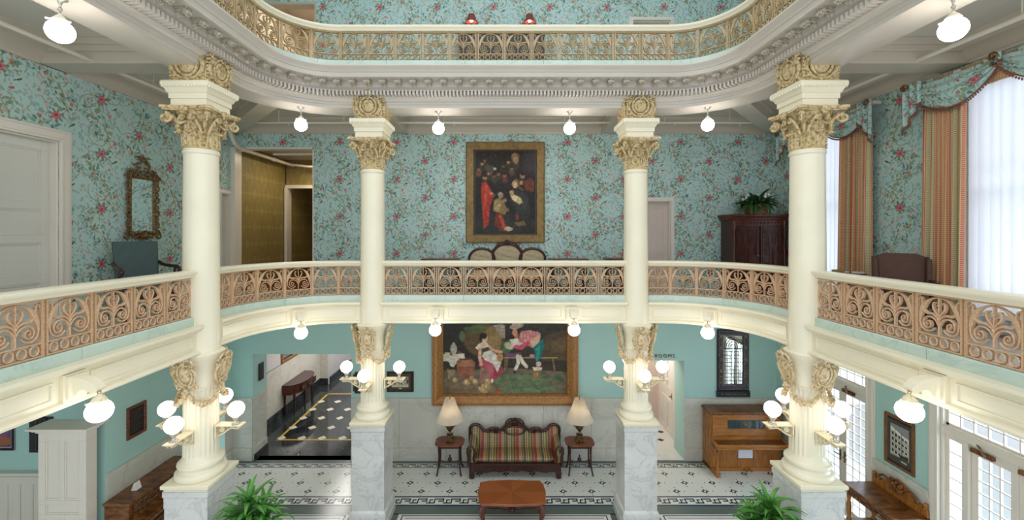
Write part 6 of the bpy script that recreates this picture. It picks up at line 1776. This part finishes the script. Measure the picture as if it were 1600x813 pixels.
# carved cabinet with plant basket
t = thing('carved_cabinet', 'dark carved two-door cabinet in the right rear corner of the upper gallery', 'cabinet', (5.22, 8.70, G))
b = MB(); b.box(-.53, .53, -.24, .24, .08, 1.52); make('body', b, M['dark_wood'], t, bevel=.005)
b = MB(); b.box(-.60, .60, -.30, .25, 1.585, 1.63); b.box(-.575, .575, -.28, .25, 1.555, 1.585); b.box(-.56, .56, -.26, .25, 1.52, 1.555)
for i in range(40): b.box(-.58+.03*i-.008, -.58+.03*i+.008, -.292, -.28, 1.56, 1.58)
make('cornice', b, M['mahog_y'], t, bevel=.003)
b = MB(); b.box(-.56, .56, -.27, .25, 0, .10); make('plinth', b, M['dark_wood'], t, bevel=.005)
b = MB(); b.box(-.51, .51, -.262, -.24, 1.40, 1.50)
for i in range(14): b.join(volute_disc(.022, .008), T(-.46+.07*i, -.265, 1.45))
make('carved_frieze', b, M['mahog_y'], t)
for sx in (-1, 1):
    b = panel_leaf(.46, 1.26, .03, [(.05, .15, .07, .55), (.05, .15, .66, 1.19), (.31, .41, .07, .55), (.31, .41, .66, 1.19), (.19, .27, .07, .36), (.19, .27, .46, .80), (.19, .27, .90, 1.19)]); dd = make('door', b, M['dark_wood'], t, bevel=.003); dd.location = (-.48 if sx < 0 else .02, -.255, .12)
    b = MB(); 
    for (x0, x1, z0, z1) in ((.055, .145, .08, .54), (.055, .145, .67, 1.18), (.315, .405, .08, .54), (.315, .405, .67, 1.18)):
        nn_ = 6
        for q in range(nn_): b.join(volute_disc(.030, .007), T((x0+x1)/2+(.012 if q % 2 else -.012), -.006, z0+.04+(z1-z0-.08)*q/(nn_-1)))
    for (x0, x1, z0, z1) in ((.175, .285, .38, .88), (.195, .265, .44, .82), (.035, .425, .045, 1.215), (.155, .305, .20, .40), (.155, .305, .86, 1.06)):
        for (a_, c_, e_, f_) in ((x0, x1, z0, z0+.010), (x0, x1, z1-.010, z1), (x0, x0+.010, z0+.01, z1-.01), (x1-.010, x1, z0+.01, z1-.01)): b.box(a_, c_, -.028, -.012, e_, f_)
    make('door_carving', b, M['mahog_y'], dd)
    b = MB(); b.ball((0, 0, 0), .016, 8, 6); k_ = make('knob', b, M['brass'], dd); k_.location = (.44 if sx < 0 else .02, -.03, .66)
    b = MB(); b.lathe([(.03, .12), (.035, .2), (.022, .25), (.028, .8), (.022, 1.3), (.035, 1.36), (.035, 1.5)], 12, (sx*.515, -.25, 0)); make('pilaster', b, M['mahog_y'], t)
t = thing('plant_basket', 'wicker basket of trailing green leaves and pale flowers on the carved cabinet', 'plant', (5.22, 8.56, G+1.632))
b = MB(); b.lathe([(.17, 0), (.19, .02), (.23, .14), (.25, .19), (.24, .20), (.22, .16)], 28, rfun=lambda a, z: 1+.03*math.sin(a*24))
for z in (.03, .07, .11, .15): b.tube([((.19+z*.33)*math.cos(a), (.19+z*.33)*math.sin(a), z) for a in [2*PI*i/28 for i in range(28)]], .008, 5, closed=True)
make('basket', b, paint('brown wicker', '#7d5a34', .7, .2, 20), t)
rnd = random.Random(21); b = MB(); fl_b = MB()
for k in range(150):
    yaw = rnd.random()*2*PI; strap_leaf(b, (.12*math.cos(yaw)*rnd.random(), .10*math.sin(yaw)*rnd.random(), .16), yaw, rnd.uniform(.22, .50)*(1-.5*max(0, math.sin(yaw))), rnd.uniform(.055, .10), rnd.uniform(.2, 1.4), rnd.uniform(.9, 2.4), rnd)
make('foliage', b, M['green_d'], t, recalc=False)
for k in range(22):
    a = rnd.random()*2*PI; r = rnd.uniform(.05, .28); c0 = (r*math.cos(a), r*math.sin(a)*.7-.03, rnd.uniform(.30, .42))
    for j in range(5): q = j*2*PI/5; fl_b.ball((c0[0]+.016*math.cos(q), c0[1], c0[2]+.016*math.sin(q)), (.014, .008, .014), 6, 4)
make('flowers', fl_b, M['white'], t)
# tufted settee
t = thing('tufted_settee', 'dark-framed settee with a tufted beige oval back under the dark painting', 'sofa', (.06, 8.62, G))
def tuft(cx, cz, rx, rz, lab):
    b = MB(); nr = 14; na = 36; vs = [(cx, .16, cz)]; fs = []
    for i in range(1, nr+1):
        for k in range(na):
            a = 2*PI*k/na; x_ = cx+rx*i/nr*math.cos(a); z_ = cz+rz*i/nr*math.sin(a)
            puff = .05*(1-(i/nr)**4)*(.55+.45*abs(math.sin(x_*26))*abs(math.sin(z_*26+x_*6))); vs.append((x_, .21-puff, z_))
    for k in range(na): fs.append((0, 1+k, 1+(k+1)%na))
    for i in range(nr-1):
        for k in range(na): a = 1+i*na+k; c = 1+i*na+(k+1)%na; fs.append((a, a+na, c+na, c))
    n = len(vs); vs.append((cx, .24, cz)); fs += [(n, 1+(nr-1)*na+(k+1)%na, 1+(nr-1)*na+k) for k in range(na)]
    b.add(vs, fs); make(lab, b, M['tuft'], t)
    b = MB(); b.tube([(cx+(rx+.012)*math.cos(a), .20, cz+(rz+.012)*math.sin(a)) for a in [2*PI*i/40 for i in range(40)]], .026, 8, closed=True); return b
f = tuft(0, .76, .30, .24, 'back_cushion'); make('back_frame', f, M['dark_wood'], t)
f = tuft(-.54, .70, .26, .20, 'side_cushion'); make('side_frame', f, M['dark_wood'], t); f = tuft(.54, .70, .26, .20, 'side_cushion'); make('side_frame', f, M['dark_wood'], t)
b = MB(); b.join(cartouche(.16, .10), T(0, .19, 1.03)); 
for sx in (-1, 1): b.tube([(sx*p[0], .19, p[1]) for p in smooth([(.05, 1.03), (.14, 1.04), (.22, .98), (.28, .90), (.34, .86), (.42, .92)], 4)], .02, 7)
make('crest', b, M['dark_wood'], t)
b = MB(); pillow(b, -.78, .78, -.30, .16, .30, .46, n=16, crown=.03); make('seat', b, M['tuft'], t)
b = MB(); b.prism([(-.80, .34), (.80, .34), (.80, .27), (.5, .25), (.2, .23), (0, .21), (-.2, .23), (-.5, .25), (-.80, .27)], -.33, -.29); b.box(-.78, .78, .14, .18, .25, .34); make('seat_rail', b, M['dark_wood'], t)
for sx in (-1, 1):
    b = MB(); b.tube([(sx*p[0], p[1], p[2]) for p in smooth([(.80, .18, .62), (.84, .0, .60), (.84, -.18, .60), (.82, -.26, .52), (.80, -.28, .32)], 4)], .024, 8); make('arm', b, M['dark_wood'], t)
    for sy in (-.28, .18): b = cabriole(.30, .03, .04, math.atan2(sy, sx)); make('leg', b, M['dark_wood'], t).location = (sx*.74, sy, 0)
# small tables on the upper gallery
def hall_table(label, x, w, h):
    t = thing('gallery_table', label, 'table', (x, 8.72, G), 0, 'dark tables along the upper wall')
    b = MB(); b.box(-w/2, w/2, -.20, .20, h-.03, h); make('table_top', b, M['mahog'], t, bevel=.008)
    b = MB(); b.box(-w/2+.03, w/2-.03, -.17, .17, h-.14, h-.03); make('apron', b, M['dark_wood'], t, bevel=.003)
    for sx in (-1, 1):
        for sy in (-1, 1): b = MB(); b.lathe([(.018, 0), (.024, .03), (.016, .06), (.02, .3), (.026, .36), (.022, .5), (.028, h-.14)], 10, (sx*(w/2-.06), sy*.14, 0)); make('leg', b, M['dark_wood'], t)
    b = MB(); b.box(-w/2+.06, w/2-.06, -.15, .15, .14, .16); make('shelf', b, M['dark_wood'], t)
hall_table('small dark table left of the tufted settee on the upper gallery', -1.33, .80, .71); hall_table('small dark table right of the tufted settee on the upper gallery', 1.35, .80, .71); hall_table('small dark chest-like table beside the right rear column on the upper gallery', 2.34, .44, .72)
# armchairs
def armchair(name, label, loc, rz, fab, wood_m, padded):
    t = thing(name, label, 'chair', loc, rz)
    if not padded:
        b = MB(); vs = []; 
        for (z, y, w) in ((.44, .20, .25), (.75, .24, .26), (1.12, .30, .27)):
            vs += [(-w, y-.04, z), (w, y-.04, z), (w, y+.03, z), (-w, y+.03, z)]
        b.add(vs, [(i*4+k, i*4+(k+1)%4, i*4+4+(k+1)%4, i*4+4+k) for i in range(2) for k in range(4)]+[(3,2,1,0), (8,9,10,11)]); make('backrest', b, fab, t, bevel=.02)
        b = MB(); pillow(b, -.28, .28, -.28, .22, .36, .47, n=12, crown=.02); make('seat', b, fab, t)
        for sx in (-1, 1):
            b = MB(); b.tube([(sx*p[0], p[1], p[2]) for p in smooth([(.27, .24, .80), (.29, .1, .76), (.32, -.1, .745), (.33, -.24, .745), (.33, -.33, .72), (.33, -.35, .69), (.33, -.32, .67)], 4)], .026, 8); b.tube([(sx*.32, -.22, .74), (sx*.31, -.20, .50), (sx*.29, -.24, .38)], .02, 8); make('arm', b, wood_m, t)
            b = MB(); b.tube([(sx*p[0], p[1], p[2]) for p in smooth([(.27, -.25, .40), (.28, -.27, .22), (.27, -.24, .08), (.28, -.28, .01)], 4)], .024, 8); make('leg', b, wood_m, t)
            b = MB(); b.tube([(sx*.26, .24, .42), (sx*.26, .28, .01)], .022, 8); make('leg', b, wood_m, t)
        b = MB(); b.box(-.26, .26, -.25, -.22, .30, .38); b.tube([(-.27, 0, .14), (.27, 0, .14)], .016, 8); b.tube([(-.27, -.25, .14), (-.26, .26, .14)], .016, 8); b.tube([(.27, -.25, .14), (.26, .26, .14)], .016, 8); make('stretcher', b, wood_m, t)
    else:
        b = MB(); pillow(b, -.31, .31, -.09, .09, -.30, .30, n=14, crown=0, M=T(0, .27, .70) @ RX(-.18) @ RX(0)); 
        o = MB(); o.add([(-.29, .14, .36), (.29, .14, .36), (.33, .28, .92), (-.33, .28, .92), (-.29, .26, .36), (.29, .26, .36), (.33, .40, .92), (-.33, .40, .92), (-.2, .27, .965), (.2, .27, .965), (.2, .39, .965), (-.2, .39, .965)],
                        [(0,1,2,3), (4,7,6,5), (0,4,5,1), (1,5,6,2), (0,3,7,4), (3,2,9,8), (6,7,11,10), (2,6,10,9), (3,8,11,7), (8,9,10,11)]); make('backrest', o, fab, t, bevel=.03)
        for sx in (-1, 1):
            o = MB(); o.add([(sx*.29, .10, .42), (sx*.36, .10, .42), (sx*.36, .40, .42), (sx*.29, .40, .42), (sx*.31, .16, .90), (sx*.37, .16, .90), (sx*.37, .42, .92), (sx*.31, .42, .92)], [(0,1,2,3),(4,5,6,7),(0,1,5,4),(1,2,6,5),(2,3,7,6),(3,0,4,7)]); make('wing', o, fab, t, bevel=.02)
            o = MB(); o.box(sx*.34-.05, sx*.34+.05, -.34, .30, .26, .60); make('arm', o, fab, t, bevel=.035)
            o = MB(); o.box(sx*.34-.03, sx*.34+.03, -.34, .10, .605, .63); make('arm_cap', o, wood_m, t, bevel=.01)
            for sy in (-.28, .3): o = MB(); o.lathe([(.018, 0), (.026, .05), (.03, .16), (.03, .25)], 10, (sx*.30, sy, 0)); make('leg', o, wood_m, t)
        o = MB(); pillow(o, -.29, .29, -.34, .16, .26, .46, n=12, crown=.03); make('seat', o, fab, t)
    return t
armchair('open_armchair', 'blue-grey upholstered armchair with dark wooden arms below the gilt mirror, upper left', (-5.36, 6.12, G), math.radians(58), M['teal_fabric'], M['dark_wood'], False)
wa = armchair('wing_armchair', 'brown upholstered wing armchair between the two striped drapes, upper right', (5.36, 5.54, G), -math.radians(36), M['brown_fabric'], M['dark_wood'], True); wa.scale = (.80, .80, 1.0)
t = thing('reading_table', 'low round brown table in front of the wing armchair, upper right', 'table', (5.22, 6.30, G))
b = MB(); b.lathe([(.22, .60), (.24, .61), (.245, .625), (.235, .64)], 32); make('table_top', b, M['mahog_y'], t)
b = MB(); b.lathe([(.05, .05), (.06, .08), (.03, .14), (.04, .3), (.028, .45), (.05, .56), (.10, .60)], 16)
for k in range(3): a = k*2*PI/3; b.tube([(.03*math.cos(a), .03*math.sin(a), .12), (.12*math.cos(a), .12*math.sin(a), .10), (.19*math.cos(a), .19*math.sin(a), .012)], .018, 7)
make('pedestal', b, M['dark_wood'], t)
def book(label, loc, rz, tilt, sx, sy, th, cov):
    t = thing('book', label, 'book', loc, rz)
    b = MB(); b.box(-sx/2, sx/2, -sy/2, sy/2, 0, .004); b.box(-sx/2, sx/2, -sy/2, sy/2, th-.004, th); b.box(-sx/2, -sx/2+.004, -sy/2, sy/2, 0, th); make('cover', b, cov, t)
    b = MB(); b.box(-sx/2+.004, sx/2-.006, -sy/2+.005, sy/2-.005, .004, th-.004); make('pages', b, M['white'], t)
    t.rotation_euler = (tilt, 0, rz); return t
book('tan book lying on the low round table, upper right', (5.15, 6.32, G+.642), .4, 0, .13, .18, .04, paint('tan book cover', '#9a7d4c', .5))
book('small white booklet lying beside the tan book on the low round table', (5.32, 6.22, G+.642), -.5, 0, .15, .10, .02, M['white'])
# gilt mirror, upper left wall
t = thing('gilt_mirror', 'ornate dark gilt rococo mirror with a bird crest on the upper left wallpaper', 'mirror', (-XW, 6.75, 5.45), PI/2)
b = MB(); b.box(-.21, .21, -.020, -.010, -.46, .40); make('mirror_glass', b, M['mirror'], t)
b = frame_mb(.42, .86, [(-.012, -.015), (0, -.04), (.02, -.05), (.045, -.04), (.05, 0), (-.012, 0)])
b2 = MB(); b2.join(b, T(0, 0, -.03)); b = b2; rnd = random.Random(5)
for sx in (-1, 1):
    for z0 in (-.42, -.22, 0, .2): b.tube([(sx*p[0], -.04, z0+p[1]) for p in smooth([(.24, 0), (.29, .03), (.30, .09), (.26, .12), (.25, .08)], 4)], .013, 6); b.tube([(sx*p[0], -.045, z0+p[1]) for p in smooth([(.25, .12), (.285, .15), (.27, .19), (.235, .18)], 4)], .011, 6)
    b.join(volute_disc(.05, .015), T(sx*.27, -.04, -.49)); b.join(volute_disc(.045, .015), T(sx*.28, -.04, .43)); b.tube([(sx*p[0], -.04, p[1]) for p in smooth([(.28, .47), (.22, .54), (.15, .50), (.10, .55), (.12, .62), (.05, .66)], 4)], .018, 7)
    b.tube([(sx*p[0], -.04, p[1]) for p in smooth([(.24, -.50), (.16, -.56), (.08, -.52), (.03, -.58)], 4)], .018, 7)
    b.tube([(sx*p[0], -.04, p[1]) for p in smooth([(.30, -.44), (.34, -.54), (.29, -.58), (.26, -.54)], 4)], .014, 6)
for i in range(60): u = rnd.random(); s_ = rnd.choice((-1, 1)); b.ball((s_*rnd.uniform(.0, .24), -.045, .43+.20*(1-abs(u))*rnd.random()), rnd.uniform(.012, .022), 6, 5)
b.join(cartouche(.16, .14), T(0, -.05, -.53)); make('frame', b, M['gold_dark'], t)
b = MB(); b.ball((0, -.05, .70), (.05, .03, .035), 10, 8); b.ball((-.03, -.05, .75), .02, 8, 6); b.tube([(-.045, -.05, .75), (-.07, -.05, .745)], [.007, .002], 5)
for sx in (-1, 1): b.tube([(sx*.02, -.045, .71), (sx*.09, -.045, .75), (sx*.14, -.045, .74)], [.02, .018, .004], 6)
b.tube([(.0, -.045, .72), (-.01, -.04, .80)], [.015, .003], 6); b.tube([(.04, -.05, .69), (.12, -.05, .66)], [.02, .006], 6); make('bird_crest', b, M['gold_dark'], t)

# ================================================================ top gallery
b = MB(); gallery_slab(b, .30, 7.62, 7.64); struct('floor_top_gallery', b, M['gal_floor'], flat=True)
t = thing('tall_cabinet', 'dark tall cabinet behind the top railing, carrying two small lamps', 'cabinet', (-.06, 8.7, 7.64))
b = MB(); b.box(-.88, .88, -.22, .22, .08, 1.52); make('body', b, M['black'], t, bevel=.005)
b = MB(); b.box(-.92, .92, -.25, .24, 1.52, 1.56); b.box(-.90, .90, -.24, .23, 0, .08); make('cornice', b, M['dark_wood'], t, bevel=.005)
for k in range(4): b = panel_leaf(.42, 1.38, .02, [(.05, .37, .06, 1.32)]); make('door', b, M['black'], t, bevel=.003).location = (-.86+.432*k, -.23, .11)
M['redshade'] = paint('rust red shade cloth', '#7d3a2c', .7)
def small_lamp(label, x):
    t = thing('small_lamp', label, 'lamp', (x, 8.66, 9.20), 0, 'small red-shaded lamps on the top cabinet')
    b = MB(); b.lathe([(.06, 0), (.06, .012), (.02, .03), (.015, .06), (.03, .10), (.03, .14), (.01, .17), (.01, .27)], 14); make('base', b, M['urn'], t)
    b = MB(); vs = []; n = 36
    for z, r in ((.165, .145), (.175, .14), (.24, .10), (.32, .07), (.345, .068)):
        for k in range(n): a = 2*PI*k/n; vs.append((r*math.cos(a), r*math.sin(a), z))
    b.add(vs, [(i*n+k, i*n+(k+1)%n, (i+1)*n+(k+1)%n, (i+1)*n+k) for i in range(4) for k in range(n)]); o = make('lamp_shade', b, M['redshade'], t); o.modifiers.new('thickness', 'SOLIDIFY').thickness = .004
    b = MB(); b.lathe([(.003, .27), (.003, .36), (.012, .365), (.004, .385)], 8); make('finial', b, M['brass'], t)
    b = MB(); b.ball((0, 0, .235), (.032, .032, .045), 12, 8); make('bulb', b, M['bulb'], t)
small_lamp('small lit lamp with rust red shade on the top cabinet, the left one', -.69); small_lamp('small lit lamp with rust red shade on the top cabinet, the right one', .53)
